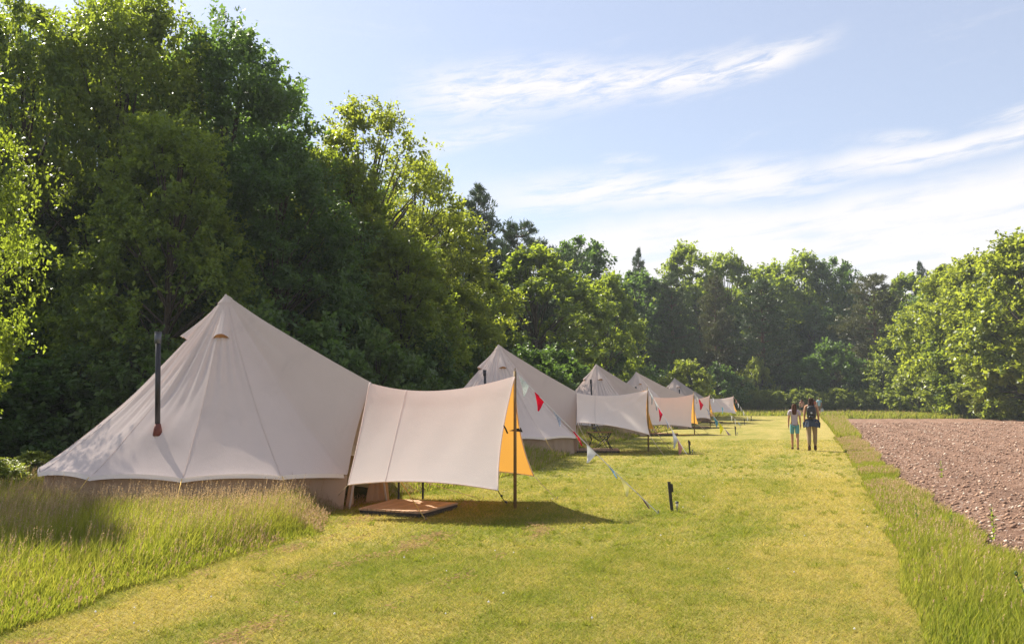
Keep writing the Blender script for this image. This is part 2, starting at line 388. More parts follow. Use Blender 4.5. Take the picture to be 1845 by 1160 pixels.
# ------------------------------------------------------------------ grass
def bladem(name, cols, trans, tw=.4):
    m = mat(name); t = NT(m); r = t.attr('rnd'); h = t.attr('hgt')
    c = t.mix(r, cols[0], cols[1]); c = t.mix(t.mr(h, 0, 1), c, t.mix(r, cols[2], cols[3]))
    d = t.N.new('ShaderNodeBsdfDiffuse'); t.l(c, d.inputs[0]); tr = t.N.new('ShaderNodeBsdfTranslucent'); t.l(t.mix(1.0, c, trans, 'MULTIPLY'), tr.inputs[0])
    mx = t.N.new('ShaderNodeMixShader'); mx.inputs[0].default_value = tw; t.l(d.outputs[0], mx.inputs[1]); t.l(tr.outputs[0], mx.inputs[2]); t.out(mx.outputs[0]); return m
M['turf'] = bladem('turf_blades', ((.155, .19, .022), (.44, .345, .115), (.155, .19, .022), (.44, .345, .115)), (1.5, 1.5, .9), .4)
M['tall'] = bladem('tall_grass_blades', ((.12, .17, .020), (.34, .31, .080), (.12, .17, .020), (.34, .31, .080)), (1.6, 1.6, .8), .42)
M['seed'] = bladem('grass_seed_heads', ((.30, .22, .11), (.42, .30, .17), (.34, .23, .14), (.52, .40, .26)), (1.3, 1.2, 1.0), .35)
def sample(n, y0, y1, power=1.0):
    y = (RNG.random(n)*(y1**power-y0**power)+y0**power)**(1/power); return y
def blades(x, y, h, w, lean, rnd, z0=0.0):
    "one triangle per blade"
    n = len(x); a = RNG.random(n)*2*np.pi; la = RNG.random(n)*2*np.pi
    dx, dy = np.cos(a)*w/2, np.sin(a)*w/2; z = gza(y)+z0
    V = np.empty((n, 3, 3)); V[:, 0] = np.stack([x-dx, y-dy, z], 1); V[:, 1] = np.stack([x+dx, y+dy, z], 1)
    V[:, 2] = np.stack([x+np.cos(la)*lean*h, y+np.sin(la)*lean*h, z+h], 1)
    return V.reshape(-1, 3), np.arange(n*3).reshape(n, 3)
def turf():
    Vs = []; R = []
    for y0, y1, n, w, h in ((4.0, 9, 230000, .0050, .030), (9, 17, 200000, .009, .034), (17, 34, 130000, .017, .036)):
        y = sample(n, y0, y1, 1.6); x = (RNG.random(n)*1.34-.67)*(y+.3)
        keep = (x > LE(y)-.05) & (x < RE(y)+.05) ; x, y = x[keep], y[keep]
        k = len(x); cm = clip_mask(x, y)
        V, _ = blades(x, y, h*(.5+RNG.random(k)), w*(.7+.6*RNG.random(k)), .9+1.5*RNG.random(k), None, .012)
        Vs.append(V); R.append(np.clip(dryness(x, y)*.8+(RNG.random(k)-.5)*1.0+cm*.3, 0, 1))
    nc = 900; yc = sample(nc, 4.8, 26, 1.4); xc = (RNG.random(nc)*1.3-.65)*yc; i = np.repeat(np.arange(nc), 26); k = len(i)   # coarser tufts and rosettes
    x = xc[i]+RNG.normal(0, .028, k); y = yc[i]+RNG.normal(0, .028, k); kp = (x > LE(y)) & (x < RE(y)); x, y, i = x[kp], y[kp], i[kp]; k = len(x)
    V, _ = blades(x, y, (.045+.04*RNG.random(nc))[i]*(.5+.6*RNG.random(k)), .005+y*.0004, .5+.9*RNG.random(k), None, .012)
    Vs.append(V); R.append(np.clip((RNG.random(nc)*.35)[i]-.1+RNG.random(k)*.15, 0, 1))
    V = np.concatenate(Vs); R = np.concatenate(R)
    o = np_mesh('turf', V, np.arange(len(V)).reshape(-1, 3), M['turf'], attrs={'rnd': ('FACE', R), 'hgt': ('FACE', R*0)}); o['kind'] = 'stuff'
    tag(o, 'short mown yellow green turf running between the tents and the ploughed field', 'grass')
turf()
def tallgrass(name, label, x, y, h, w, seedfrac, wind=(.18, .0), wt=None):
    "curved two-segment blades (3 tris) and seed stalks with small panicles"
    n = len(x); a = RNG.random(n)*2*np.pi; la = RNG.random(n)*2*np.pi; ln = (.15+.45*RNG.random(n))*h
    dx, dy = np.cos(a)*w/2, np.sin(a)*w/2; z = gza(y)
    mx_, my_ = np.cos(la)*ln*.35+wind[0]*h*.3, np.sin(la)*ln*.35+wind[1]*h*.3; tx, ty = np.cos(la)*ln+wind[0]*h, np.sin(la)*ln+wind[1]*h
    V = np.empty((n, 5, 3)); V[:, 0] = np.stack([x-dx, y-dy, z], 1); V[:, 1] = np.stack([x+dx, y+dy, z], 1)
    V[:, 2] = np.stack([x-dx*.8+mx_, y-dy*.8+my_, z+h*.6], 1); V[:, 3] = np.stack([x+dx*.8+mx_, y+dy*.8+my_, z+h*.6], 1); V[:, 4] = np.stack([x+tx, y+ty, z+h], 1)
    b = np.arange(n)[:, None]*5; Fq = np.concatenate([b+np.array([0, 1, 3]), b+np.array([0, 3, 2]), b+np.array([2, 3, 4])])
    r = RNG.random(n)*.6+.4*fbm(x, y, 1.2, 3, 8)
    o = np_mesh(name, V.reshape(-1, 3), Fq, M['tall'], attrs={'rnd': ('FACE', np.tile(r, 3)), 'hgt': ('FACE', np.tile(r*0, 3))}); o['kind'] = 'stuff'; tag(o, label, 'grass')
    ns = int(n*seedfrac)
    if ns:
        i = RNG.choice(n, ns, replace=False, p=None if wt is None else wt/wt.sum()); i = i[fbm(x[i], y[i], .8, 3, 31) > .30]; ns = len(i)
        xs, ys, hs = x[i]+RNG.normal(0, .02, ns), y[i]+RNG.normal(0, .02, ns), h[i]*(1.10+.30*RNG.random(ns))
        sx_ = (RNG.normal(0, .10, ns)+wind[0]*.8)*hs; sy_ = RNG.normal(0, .10, ns)*hs; z = gza(ys); V2 = []; ss = 1.0; w2 = w[i]*.30 if hasattr(w, '__len__') else w*.30
        st = np.empty((ns, 3, 3)); st[:, 0] = np.stack([xs-w2, ys, z], 1); st[:, 1] = np.stack([xs+w2, ys, z], 1); st[:, 2] = np.stack([xs+sx_, ys+sy_, z+hs], 1); V2.append(st)
        for k in range(7):
            f = 1-.035*k-.0; c = np.stack([xs+sx_*f, ys+sy_*f, z+hs*f], 1); q = RNG.random(ns)*2*np.pi; L_ = (.010+.014*RNG.random(ns)+w2*2)*ss
            d = np.stack([np.cos(q)*L_*.6, np.sin(q)*L_*.6, L_*.5], 1); e = np.stack([-np.sin(q)*L_*.22, np.cos(q)*L_*.22, L_*0], 1)
            tt = np.empty((ns, 3, 3)); tt[:, 0] = c-e; tt[:, 1] = c+e; tt[:, 2] = c+d; V2.append(tt)
        V2 = np.concatenate(V2).reshape(-1, 3); m_ = len(V2)//3
        rr = np.tile(RNG.random(ns), 8)
        o2 = np_mesh('grass_seed_heads', V2, np.arange(m_*3).reshape(-1, 3), M['seed'], parent=o, attrs={'rnd': ('FACE', rr), 'hgt': ('FACE', RNG.random(m_))}); o2['kind'] = 'stuff'
DWF = .46
TENTS = [  # peak px, peak py, peak depth Y, door-top radius, awning pole (px, Y)
 (407, 531), (898, 621), (1074, 656), (1146, 670), (1215, 681)]
HP = 3.35
def tent_c(i):
    px, py = TENTS[i]; lo, hi = 5.0, 90.0
    for _ in range(50):
        m_ = (lo+hi)/2
        if P(px, py, m_).z < HP+gz(m_): lo = m_
        else: hi = m_
    return P(px, py, lo)
TC = [tent_c(i) for i in range(5)]
def near_tent(x, y, r=2.45):
    k = np.zeros(len(x), bool)
    for c in TC: k |= (x-c.x)**2+(y-c.y)**2 < r*r
    return k
# left patch before the first tent
def left_patch():
    n = 120000; y = sample(n, 4.6, 14.5, 1.2); x = LE(y)+.28*(fbm(y*0, y, 1.7, 4, 71)-.42)-np.abs(RNG.random(n))**1.3*(5.4+.25*y)
    k = (x > -.72*y-.6) & ~near_tent(x, y, 2.6); x, y = x[k], y[k]
    d = LE(y)-x; e = np.clip((d+.15)*1.1, 0, 1)
    h = (.05+.20*np.clip((y-6.3)/3.2, 0, 1)*np.clip(d*1.3+.25, .1, 1)+.08*e)*(.65+.6*RNG.random(len(x)))
    h = h*(.75+.5*fbm(x, y, 1.5, 3, 2))*np.clip(.45+d*1.2, .4, 1)
    sf = .26
    k2 = np.clip((y-7)/2.5, 0, 1) > RNG.random(len(x))*.9
    tallgrass('tall_grass', 'tall seeding meadow grass standing in front of the nearest bell tent', x[k2], y[k2], h[k2], np.full(k2.sum(), .0065), sf, wt=.05+np.clip((y[k2]-7.6)/2.5, 0, 1))
    k3 = ~k2; tallgrass('rough_grass', 'lush green rough grass in the bottom left corner of the meadow patch', x[k3], y[k3], h[k3]+.05, np.full(k3.sum(), .009), .04)
left_patch()
def right_strip():
    n = 130000; y = sample(n, 4.4, 36, 1.15); a, b = RE(y)-.10+.22*(fbm(y*0, y, 1.6, 4, 77)-.5), FE(y)+.25+.5*(fbm(y*0+3, y, 1.2, 4, 78)-.5); x = a+(b-a)*RNG.random(n)
    k = x < .70*y+.8; x, y = x[k], y[k]; d = np.minimum(x-RE(y), .9)
    d2 = FE(y)-x; h = (.08+.16*np.clip(d*1.5, 0, 1)*np.clip(d2*1.2+.35, .35, 1))*(.6+.7*RNG.random(len(x)))*(.7+.6*fbm(x, y, 1.3, 3, 12)); w = .004+y*.0005
    tallgrass('verge_grass', 'long green grass verge between the mown lawn and the ploughed field', x, y, h, w*np.where(y > 18, .75, 1), .070, wt=.03+np.clip(1.2-(FE(y)-x), 0, 1)*np.clip((y-5)/8, .25, 1)+np.clip((y-14)/25, 0, .1))
    n = 26000; y = sample(n, 34, 73, 1.0); a, b = RE(y), FE(y)+.3; x = a+(b-a)*RNG.random(n); h = .24*(.6+.7*RNG.random(n)); 
    tallgrass('verge_grass', 'far stretch of pinkish seeding grass verge beside the ploughed field', x, y, h, .02+y*.0004, .05)
right_strip()
def back_grass():
    n = 42000; y = sample(n, 72, 94, 1.0); x = 6+RNG.random(n)*62; k = (y > 79) | (x > RE(y)) | (x < LE(y)); x, y = x[k], y[k]
    h = .32*(.6+.8*RNG.random(len(x)))*(.7+.6*fbm(x, y, .4, 3, 13)); tallgrass('back_grass', 'band of uncut grass along the foot of the far trees', x, y, h, np.full(len(x), .07), .08)
    n = 70000; y = sample(n, 13, 72, 1.0); x = LE(y)-(RNG.random(n)**1.6)*(6.0); k = ~near_tent(x, y, 2.7) & (x > -.68*y); x, y = x[k], y[k]
    d = LE(y)-x; h = (.10+.32*np.clip(d*.8, 0, 1))*(.6+.7*RNG.random(len(x))); tallgrass('side_grass', 'long grass growing round the bell tents at the wood side', x, y, h, .008+y*.0009, .14)
back_grass()

# ------------------------------------------------------------------ clods and stones on the field
def clods():
    base = np.array([(1, 0, 0), (-1, 0, 0), (0, 1, 0), (0, -1, 0), (0, 0, 1), (0, 0, -.5)], float)
    fc = np.array([(0, 2, 4), (2, 1, 4), (1, 3, 4), (3, 0, 4), (2, 0, 5), (1, 2, 5), (3, 1, 5), (0, 3, 5)])
    m = mat('soil_clods'); t = NT(m); r = t.attr('rnd'); c = t.mix(t.mr(r, 0, .78), (.15, .088, .060), (.34, .215, .150)); c = t.mix(t.mr(r, .88, .90), c, t.mix(t.mr(r, .84, 1), (.38, .28, .21), (.58, .47, .38)))
    b = t.N.new('ShaderNodeBsdfPrincipled'); t.l(c, b.inputs['Base Color']); b.inputs['Roughness'].default_value = .9; b.inputs['Specular IOR Level'].default_value = .15; t.out(b.outputs[0])
    n = 36000; y = sample(n, 6.5, 60, .9); x = FE(y)+.05+RNG.random(n)**1.1*(np.minimum(.70*y+1.0, 95)-FE(y)); k = x > FE(y); x, y = x[k], y[k]; n = len(x)
    s = (.008+.024*RNG.random(n)**4)*(1+y*.022)
    z = gza(y)+.018+frelief(x, y, (x-FE(y))/np.maximum(np.interp(y, [-6, 4, 72], [9, 14, 95])-FE(y), .1))
    a = RNG.random(n)*6.28; sc = .6+.7*RNG.random((n, 3)); j = 1+RNG.normal(0, .25, (n, 6, 1))
    v = base[None]*sc[:, None]*j*s[:, None, None]; ca, sa = np.cos(a)[:, None], np.sin(a)[:, None]
    V = np.stack([v[..., 0]*ca-v[..., 1]*sa+x[:, None], v[..., 0]*sa+v[..., 1]*ca+y[:, None], v[..., 2]*.75+z[:, None]+s[:, None]*.15], -1)
    Fq = (np.arange(n)[:, None, None]*6+fc[None]).reshape(-1, 3)
    o = np_mesh('field_clods', V.reshape(-1, 3), Fq, m, attrs={'rnd': ('FACE', np.repeat(RNG.random(n), 8))}); o['kind'] = 'stuff'
    tag(o, 'reddish brown clods and pale stones strewn over the ploughed field', 'clods')
clods()

# ------------------------------------------------------------------ trees
def rot_frame(d):
    d = d/np.linalg.norm(d, axis=1, keepdims=True); up = np.where(np.abs(d[:, 2:3]) > .9, np.array([[1., 0, 0]]), np.array([[0, 0, 1.]]))
    a = np.cross(d, up); a /= np.linalg.norm(a, axis=1, keepdims=True); return d, a, np.cross(a, d)
def leaves_mesh(name, pos, dirn, nrm, ln, wd, rnd, clump, m):
    "rhombus leaf folded slightly; pos = base, dirn = axis, nrm = approximate normal"
    n = len(pos); d = dirn/np.linalg.norm(dirn, axis=1, keepdims=True); s = np.cross(d, nrm); s /= np.linalg.norm(s, axis=1, keepdims=True)+1e-9
    ln = ln[:, None]; wd = wd[:, None]; up = np.cross(s, d)
    V = np.empty((n, 4, 3)); V[:, 0] = pos; V[:, 1] = pos+d*ln*.45+s*wd*.5+up*wd*.12; V[:, 2] = pos+d*ln; V[:, 3] = pos+d*ln*.45-s*wd*.5+up*wd*.12
    Fq = np.arange(n*4).reshape(n, 4)
    o = np_mesh(name, V.reshape(-1, 3), Fq, m, attrs={'rnd': ('FACE', rnd), 'clump': ('FACE', clump)}); return o
def unit(n, g):
    v = g.normal(size=(n, 3)); return v/np.linalg.norm(v, axis=1, keepdims=True)
def proto_broadleaf(H, Wd, nclump, nsprig, nleaf, leaf, seed, lm, low=.04, airy=False, droop=0.0, crad=1.0, peak=.45, maple=False):
    g = np.random.default_rng(seed)
    # crown envelope: base lobes make an uneven outline
    lob = [(g.random()*6.28, .25+.7*g.random(), .12+.16*g.random(), 0.5+g.random()*.5) for _ in range(9)]
    def env(a, h):
        r = np.sin(np.pi*np.clip((h-low)/(1.02-low), 0, 1)**(.62+peak*.3))**.62
        for la, lh, amp, w in lob: r = r*(1+amp*np.exp(-((np.angle(np.exp(1j*(a-la))))/w)**2-((h-lh)/.16)**2))-0.0
        return r*Wd/2*.88
    h = low+(1-low)*(g.random(nclump)**.85)*.985; a = g.random(nclump)*2*np.pi
    rr = env(a, h)*(.35+.65*g.random(nclump)**.45)
    C = np.stack([np.cos(a)*rr, np.sin(a)*rr, h*H*.965], 1)
    cr = (.50+.75*g.random(nclump))*crad*Wd/6.5
    out = C-np.array([0, 0, H*.42]); out /= np.linalg.norm(out, axis=1, keepdims=True)
    # sprigs
    ns = nclump*nsprig; ci = np.repeat(np.arange(nclump), nsprig)
    sd_ = unit(ns, g)+out[ci]*.75+np.array([0, 0, .25-droop*.8]); sd_ /= np.linalg.norm(sd_, axis=1, keepdims=True)
    sl = cr[ci]*(.6+.8*g.random(ns)); sb = C[ci]+unit(ns, g)*cr[ci][:, None]*.30
    nl = ns*nleaf; si = np.repeat(np.arange(ns), nleaf); t = g.random(nl)**.7
    d, p1, p2 = rot_frame(sd_); off = (p1[si]*g.normal(0, 1, (nl, 1))+p2[si]*g.normal(0, 1, (nl, 1)))*(.13*cr[ci[si]]*(1.1-t*.5))[:, None]
    pos = sb[si]+d[si]*(sl[si]*t)[:, None]+off; pos[:, 2] -= droop*.55*t**2*sl[si]
    ld = d[si]*.5+unit(nl, g)*.9+np.array([0, 0, -.25-droop]); nm = unit(nl, g)*.75+np.array([0, 0, .75])+out[ci[si]]*.35
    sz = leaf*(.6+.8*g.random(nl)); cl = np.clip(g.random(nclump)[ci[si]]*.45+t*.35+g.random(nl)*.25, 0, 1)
    pos[:, 2] = np.maximum(pos[:, 2], .08)
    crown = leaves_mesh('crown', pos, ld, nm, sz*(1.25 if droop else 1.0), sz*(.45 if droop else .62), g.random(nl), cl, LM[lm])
    mb = MB(); lean = (g.random()-.5)*.06*H; tr = H*.017
    tp = [Vector((lean*k*k, lean*.6*k*k, H*.80*k)) for k in (0, .12, .3, .5, .75, 1)]
    mb.tube(tp, [tr*1.45, tr, tr*.8, tr*.6, tr*.35, tr*.1], 8)
    order = np.argsort(g.random(nclump))[:(nclump if airy else min(46, nclump))]
    for i in order:
        c = Vector(C[i]); zb = min(c.z*.62+.03*H, H*.72); k = zb/(H*.8); b0 = Vector((lean*k*k, lean*.6*k*k, zb)); md = b0.lerp(c, .5)+Vector((0, 0, -.02*H+.05*H*g.random()))
        mb.tube([b0, md, c], [tr*.30*(1.15-k*.6), tr*.20, tr*.05], 5, cap=False)
    trunk = mb.build('trunk', M['bark'], smooth=True)
    return trunk, crown
def proto_pine(H, Wd, nw, seed, lm, nb=7, sparse=1.0, topflat=False):
    g = np.random.default_rng(seed); mb = MB(); tr = H*.013
    mb.tube([(0, 0, 0), (0, 0, H*.5), (g.normal()*.01*H, g.normal()*.01*H, H*.97)], [tr*1.3, tr*.8, tr*.15], 8)
    P0 = []; D0 = []; CL = []
    for w in range(nw):
        f = w/(nw-1); z = H*(.10+.88*f**.9); R = Wd/2*((1-f)**.62*.95+.07)*(.75+.5*g.random())
        if topflat: R = Wd/2*(.25+.95*np.sin(np.pi*min(1, (f*.82+.18)))**.8)*(.6+.6*g.random())
        for k in range(nb):
            a = g.random()*6.28; L_ = R*(.55+.6*g.random()); up = .10+.40*f; b0 = np.array([0, 0, z]); e = np.array([np.cos(a)*L_, np.sin(a)*L_, z+up*L_*.8])
            mid = (b0+e)/2+np.array([0, 0, -.04*L_]); mb.tube([b0, mid, e], [tr*.22, tr*.15, tr*.04], 4, cap=False)
            nt = max(3, int(L_*5.2*sparse)); tt = .25+.78*g.random(nt)**.7
            c = b0[None]*(1-tt[:, None])+e[None]*tt[:, None]+g.normal(0, .085*L_+.06, (nt, 3))*np.array([1, 1, .55])
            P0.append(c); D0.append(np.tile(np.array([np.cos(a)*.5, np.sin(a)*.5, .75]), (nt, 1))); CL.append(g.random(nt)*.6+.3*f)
    P0 = np.concatenate(P0); D0 = np.concatenate(D0); CL = np.concatenate(CL); nt = len(P0); k = 15
    i = np.repeat(np.arange(nt), k); n = nt*k; d = D0[i]+unit(n, g)*.85; b = P0[i]+g.normal(0, .09, (n, 3))
    sz = (.22+.20*g.random(n))*H/14
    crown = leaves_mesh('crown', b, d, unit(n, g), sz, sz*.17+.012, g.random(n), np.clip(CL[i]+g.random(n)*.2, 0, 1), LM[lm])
    return mb.build('trunk', M['bark_pine']), crown
PROTO = {}
def add_proto(key, H, Wd, tc): PROTO[key] = (H, Wd, tc[0], tc[1])
#                 H    W   clumps sprigs leaves leaf seed
add_proto('drooping', 13, 6.5, proto_broadleaf(13, 6.5, 180, 8, 38, .145, 11, 'lit', droop=.7, crad=.9))
add_proto('lush', 13, 7.0, proto_broadleaf(13, 7.0, 180, 8, 38, .145, 12, 'lit', crad=1.0))
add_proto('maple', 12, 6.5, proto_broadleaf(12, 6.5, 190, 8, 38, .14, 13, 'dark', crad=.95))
add_proto('airy', 12, 6.0, proto_broadleaf(12, 6.0, 90, 8, 32, .14, 14, 'yellow', low=.25, airy=True, crad=.95))
add_proto('mid', 12, 6.2, proto_broadleaf(12, 6.2, 150, 8, 36, .16, 15, 'lit', crad=.95, peak=.2))
add_proto('golden', 11, 6.0, proto_broadleaf(11, 6.0, 140, 8, 30, .17, 16, 'yellow', crad=.9))
add_proto('far_dome', 18, 11, proto_broadleaf(18, 11, 150, 8, 20, .38, 17, 'dark', crad=.75, peak=.1))
add_proto('far_light', 17, 10, proto_broadleaf(17, 10, 150, 8, 20, .36, 18, 'lit', crad=.75))
add_proto('far_tall', 18, 9, proto_broadleaf(18, 9, 150, 8, 20, .36, 19, 'lit', crad=.8, peak=.6))
add_proto('bright', 15, 10, proto_broadleaf(15, 10, 170, 8, 22, .34, 20, 'yellow', crad=.72))
add_proto('bush', 4, 4.2, proto_broadleaf(4, 4.2, 90, 7, 18, .20, 21, 'hedge', low=.0, crad=.8, peak=.1))
add_proto('dark_bush', 4, 4.5, proto_broadleaf(4, 4.5, 90, 7, 18, .20, 22, 'dark', low=.0, crad=.8, peak=.1))
add_proto('pine', 16, 7.5, proto_pine(16, 7.5, 26, 31, 'pine'))
add_proto('pine_broad', 15, 9, proto_pine(15, 9, 22, 32, 'pine', nb=8, topflat=True))
add_proto('ochre_pine', 15, 9, proto_pine(15, 9, 24, 33, 'ochre_pine'))
used = set()
def tree(key, name, label, cat, x, y, h, w, rz=None, group=None):
    H, Wd, tr, cr = PROTO[key]
    r = thing(name, label, cat, (x, y, gz(y)), random.random()*6.28 if rz is None else rz, group)
    r.scale = (w/Wd, w/Wd, h/H)
    for src in (tr, cr):
        if src.name in used: c = src.copy(); COL.objects.link(c)
        else: c = src; used.add(src.name)
        c.parent = r
    return r
def tpx(key, name, label, px, Y, top, wpx, cat='tree', group=None, rz=None):
    q = P(px, top, Y); h = max(q.z-gz(Y), 1.0); x = XZ(px, Y, h*.5); w = wpx/F*Y
    return tree(key, name, label, cat, x, Y, h, w, rz, group)
T = [
 ('drooping', 'cherry_tree', 'tall tree with drooping sunlit leaves rising out of the top left corner', 40, 24.5, -20, 400),
 ('lush', 'broadleaf_tree', 'tall pale green tree behind the stove pipe of the nearest tent, top leaving the frame', 215, 26, -12, 380),
 ('maple', 'maple_tree', 'dark rounded maple whose crown drops to the open sky above the nearest tent peak', 408, 28, 62, 370),
 ('mid', 'broadleaf_tree', 'lower green tree in front of the dark maple, above the nearest tent peak', 300, 22.5, 215, 300),
 ('maple', 'maple_tree', 'deep shaded tree directly right of the nearest tent peak', 505, 26, 250, 310),
 ('airy', 'sycamore_tree', 'airy yellow green tree with sky showing between its branches, right of the dark maple', 655, 36, 190, 290),
 ('mid', 'broadleaf_tree', 'dense shaded tree behind the ridge of the nearest tent', 610, 29.5, 275, 270),
 ('airy', 'sycamore_tree', 'shorter airy tree holding one flat leafy limb out against the sky', 750, 41, 288, 200),
 ('mid', 'broadleaf_tree', 'dark green tree above the nearest cream awning', 720, 34, 420, 230),
 ('golden', 'broadleaf_tree', 'golden green tree between the airy trees and the tall pine', 800, 43, 385, 230),
 ('golden', 'broadleaf_tree', 'low olive tree behind the left slope of the second tent', 830, 38, 520, 170),
 ('pine', 'pine_tree', 'dark pine with the highest conifer tip, standing left of the bent pine', 862, 62, 335, 150),
 ('pine_broad', 'pine_tree', 'dark flat topped pine stretching a bough to the right above the second tent', 935, 66, 408, 190),
 ('far_light', 'broadleaf_tree', 'bright green tree directly behind the second tent', 965, 58, 455, 250),
 ('far_dome', 'broadleaf_tree', 'dark green dome shaped tree rising behind the bright tree of the second tent', 1048, 80, 425, 190),
 ('far_tall', 'broadleaf_tree', 'light green tree with a pointed top behind the third tent', 1092, 68, 495, 130),
 ('pine', 'pine_tree', 'thin dark pine tip poking over the canopy above the third tent', 1152, 98, 450, 60),
 ('far_dome', 'broadleaf_tree', 'dark broad tree in the gap above the fourth tent', 1150, 84, 485, 170),
 ('far_tall', 'broadleaf_tree', 'tall lumpy tree forming the first high point left of the middle of the far wood', 1243, 98, 440, 150),
 ('far_light', 'broadleaf_tree', 'rounded tree joining the high point of the far wood on its right', 1312, 100, 462, 150),
 ('pine', 'pine_tree', 'dark pine standing behind the last tent peak', 1212, 82, 492, 120),
 ('ochre_pine', 'pine_tree', 'grey green pine in front of the rounded tree of the far wood', 1290, 84, 500, 110),
 ('pine', 'pine_tree', 'broad dark pine left above the walking girl', 1375, 83, 505, 140),
 ('far_tall', 'broadleaf_tree', 'light tree with a flattish crown above the walking girl', 1385, 101, 476, 140),
 ('far_light', 'broadleaf_tree', 'lumpy green tree above the walking woman', 1448, 103, 462, 150),
 ('far_dome', 'broadleaf_tree', 'wide dome crowned tree right above the man in the blue shirt', 1508, 102, 463, 140),
 ('ochre_pine', 'pine_tree', 'ochre tinged pine with a single spire in the dip of the far tree line', 1578, 86, 496, 170),
 ('far_light', 'broadleaf_tree', 'green tree between the ochre pine and the pine tuft', 1640, 92, 500, 140),
 ('pine', 'pine_tree', 'small dark pine tuft sticking out above the trees near the right edge', 1664, 104, 474, 60),
 ('far_dome', 'broadleaf_tree', 'mid green tree left of the bright trees at the right edge', 1700, 84, 502, 150),
 ('bright', 'broadleaf_tree', 'bright yellow green tree stepping up toward the right edge', 1775, 74, 462, 190),
 ('bright', 'broadleaf_tree', 'tallest bright yellow green tree filling the right edge of the picture', 1850, 66, 425, 230),
 ('far_light', 'broadleaf_tree', 'green lower tree standing before the mid green tree, right of the path end', 1640, 82, 590, 130),
 ('bright', 'broadleaf_tree', 'bright tree filling the step between the mid green tree and the right edge trees', 1718, 79, 478, 170),
 ('bright', 'broadleaf_tree', 'low bright tree at the field corner, right of the ochre pine', 1668, 81, 545, 140),
 ('far_light', 'broadleaf_tree', 'leafy tree low in front of the bright trees at the right', 1745, 75, 570, 160),
]
for k, nm, lb, px, Y, top, w in T:
    if Y < 32: Y *= 1.16
    if Y >= 80 and px > 1130 and nm != 'x': Y *= 1.17
    tpx(k, nm, lb, px, Y, top, w)
tpx('lush', 'broadleaf_tree', 'near tree at the left edge of which only sunlit branch tips show', -150, 14.5, 10, 330)
tpx('bright', 'broadleaf_tree', 'bright tree mostly outside the right edge above the ploughed field', 1960, 62, 395, 240)
# deeper rows that only close the gaps
hid = 'tree deep in the wood whose foliage only shows through gaps between nearer crowns'
for i, (px, Y, top, w) in enumerate([(-60, 31, 40, 420), (130, 32, 90, 380), (300, 34, 110, 360), (450, 36, 150, 330), (560, 40, 290, 280), (680, 47, 340, 250), (800, 55, 450, 220), (-200, 26, 40, 400), (20, 27.5, 330, 300), (170, 27, 360, 300), (380, 30, 330, 300), (540, 33, 400, 260), (660, 38, 440, 240), (760, 46, 480, 200)]):
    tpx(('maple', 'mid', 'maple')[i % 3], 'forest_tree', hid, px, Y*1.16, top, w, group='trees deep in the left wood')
hid2 = 'tree deep in the far wood seen only as foliage behind the front crowns'
for i in range(15):
    px = 880+i*72+random.uniform(-12, 12); tpx(('far_dome', 'far_tall', 'far_light')[i % 3], 'forest_tree', hid2, px, 127+random.uniform(-3, 6), 525+random.uniform(-10, 18), 170, group='trees deep in the far wood')
hid3 = 'dark woodland tree filling the shade low behind the shrubs of the far wood'
for i in range(12):
    px = 930+i*68+random.uniform(-12, 12); tpx(('far_dome', 'pine_broad', 'far_tall', 'pine')[i % 4], 'forest_tree', hid3, px, 113+random.uniform(-2, 4), 560+random.uniform(-15, 20), 130, group='low trees in the far wood')
# understorey
for px, Y, top, w, k, lb in [
 (1236, 78, 655, 100, 'bush', 'round pale green bush to the right of the last tent peak'),
 (1362, 93, 650, 60, 'bush', 'narrow upright light bush above the far pair of walkers'),
 (1502, 96, 628, 120, 'dark_bush', 'large round dark bush behind the man in the blue shirt'),
 (1590, 92, 655, 90, 'bush', 'light leafy bush right of the large round bush'),
 (1655, 84, 665, 100, 'bush', 'wide bush at the corner where the field meets the wood'),
 (1735, 76, 650, 130, 'bush', 'yellowish bush at the foot of the bright right hand trees'),
 (1830, 68, 625, 170, 'bush', 'tall yellowish bush at the right edge above the field'),
 (1440, 95, 660, 100, 'dark_bush', 'dark bush behind the two nearest walkers'),
 (1120, 74, 640, 110, 'dark_bush', 'dark bush behind the third tent slope'),
 (1300, 88, 665, 90, 'dark_bush', 'dark bush behind the awning of the last tent')]:
    tpx(k, 'bush', lb, px, Y, top, w, cat='bush')
for px, Y, top, w, lb in [(-90, 22, 640, 300, 'dark bush cut by the left edge behind the grass'), (30, 23, 660, 260, 'dark bush at the far left, above the sunny weeds'), (140, 24, 640, 240, 'dark bush left of the nearest stove pipe'),
  (250, 24, 620, 220, 'dark bush directly behind the nearest stove pipe'), (450, 25, 580, 230, 'dark bush behind the nearest tent, just right of its peak'), (560, 26, 600, 240, 'dark bush behind the long right slope of the nearest tent'),
  (680, 29, 610, 200, 'dark bush rising behind the join of nearest tent and awning'), (770, 33, 620, 150, 'dark bush behind the middle of the nearest awning'), (850, 37, 630, 130, 'small dark bush left of the second tent'),
  (960, 42, 640, 160, 'dark bush right behind the second tent slope'), (1010, 50, 640, 140, 'small dark bush between the second and third tent peaks')]:
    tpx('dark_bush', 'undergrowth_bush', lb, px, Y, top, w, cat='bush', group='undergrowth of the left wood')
for i in range(20):
    px = 1325+i*15+random.uniform(-4, 4); Y = 90-i*.15
    h = 2.0+random.uniform(-.2, .5)
    tree('bush', 'hedge_shrub', 'light tipped leafy shrub in the low hedge at the end of the lawn', 'shrub', XZ(px, Y, 1), Y, h, 2.3, group='shrubs of the hedge at the end of the lawn')
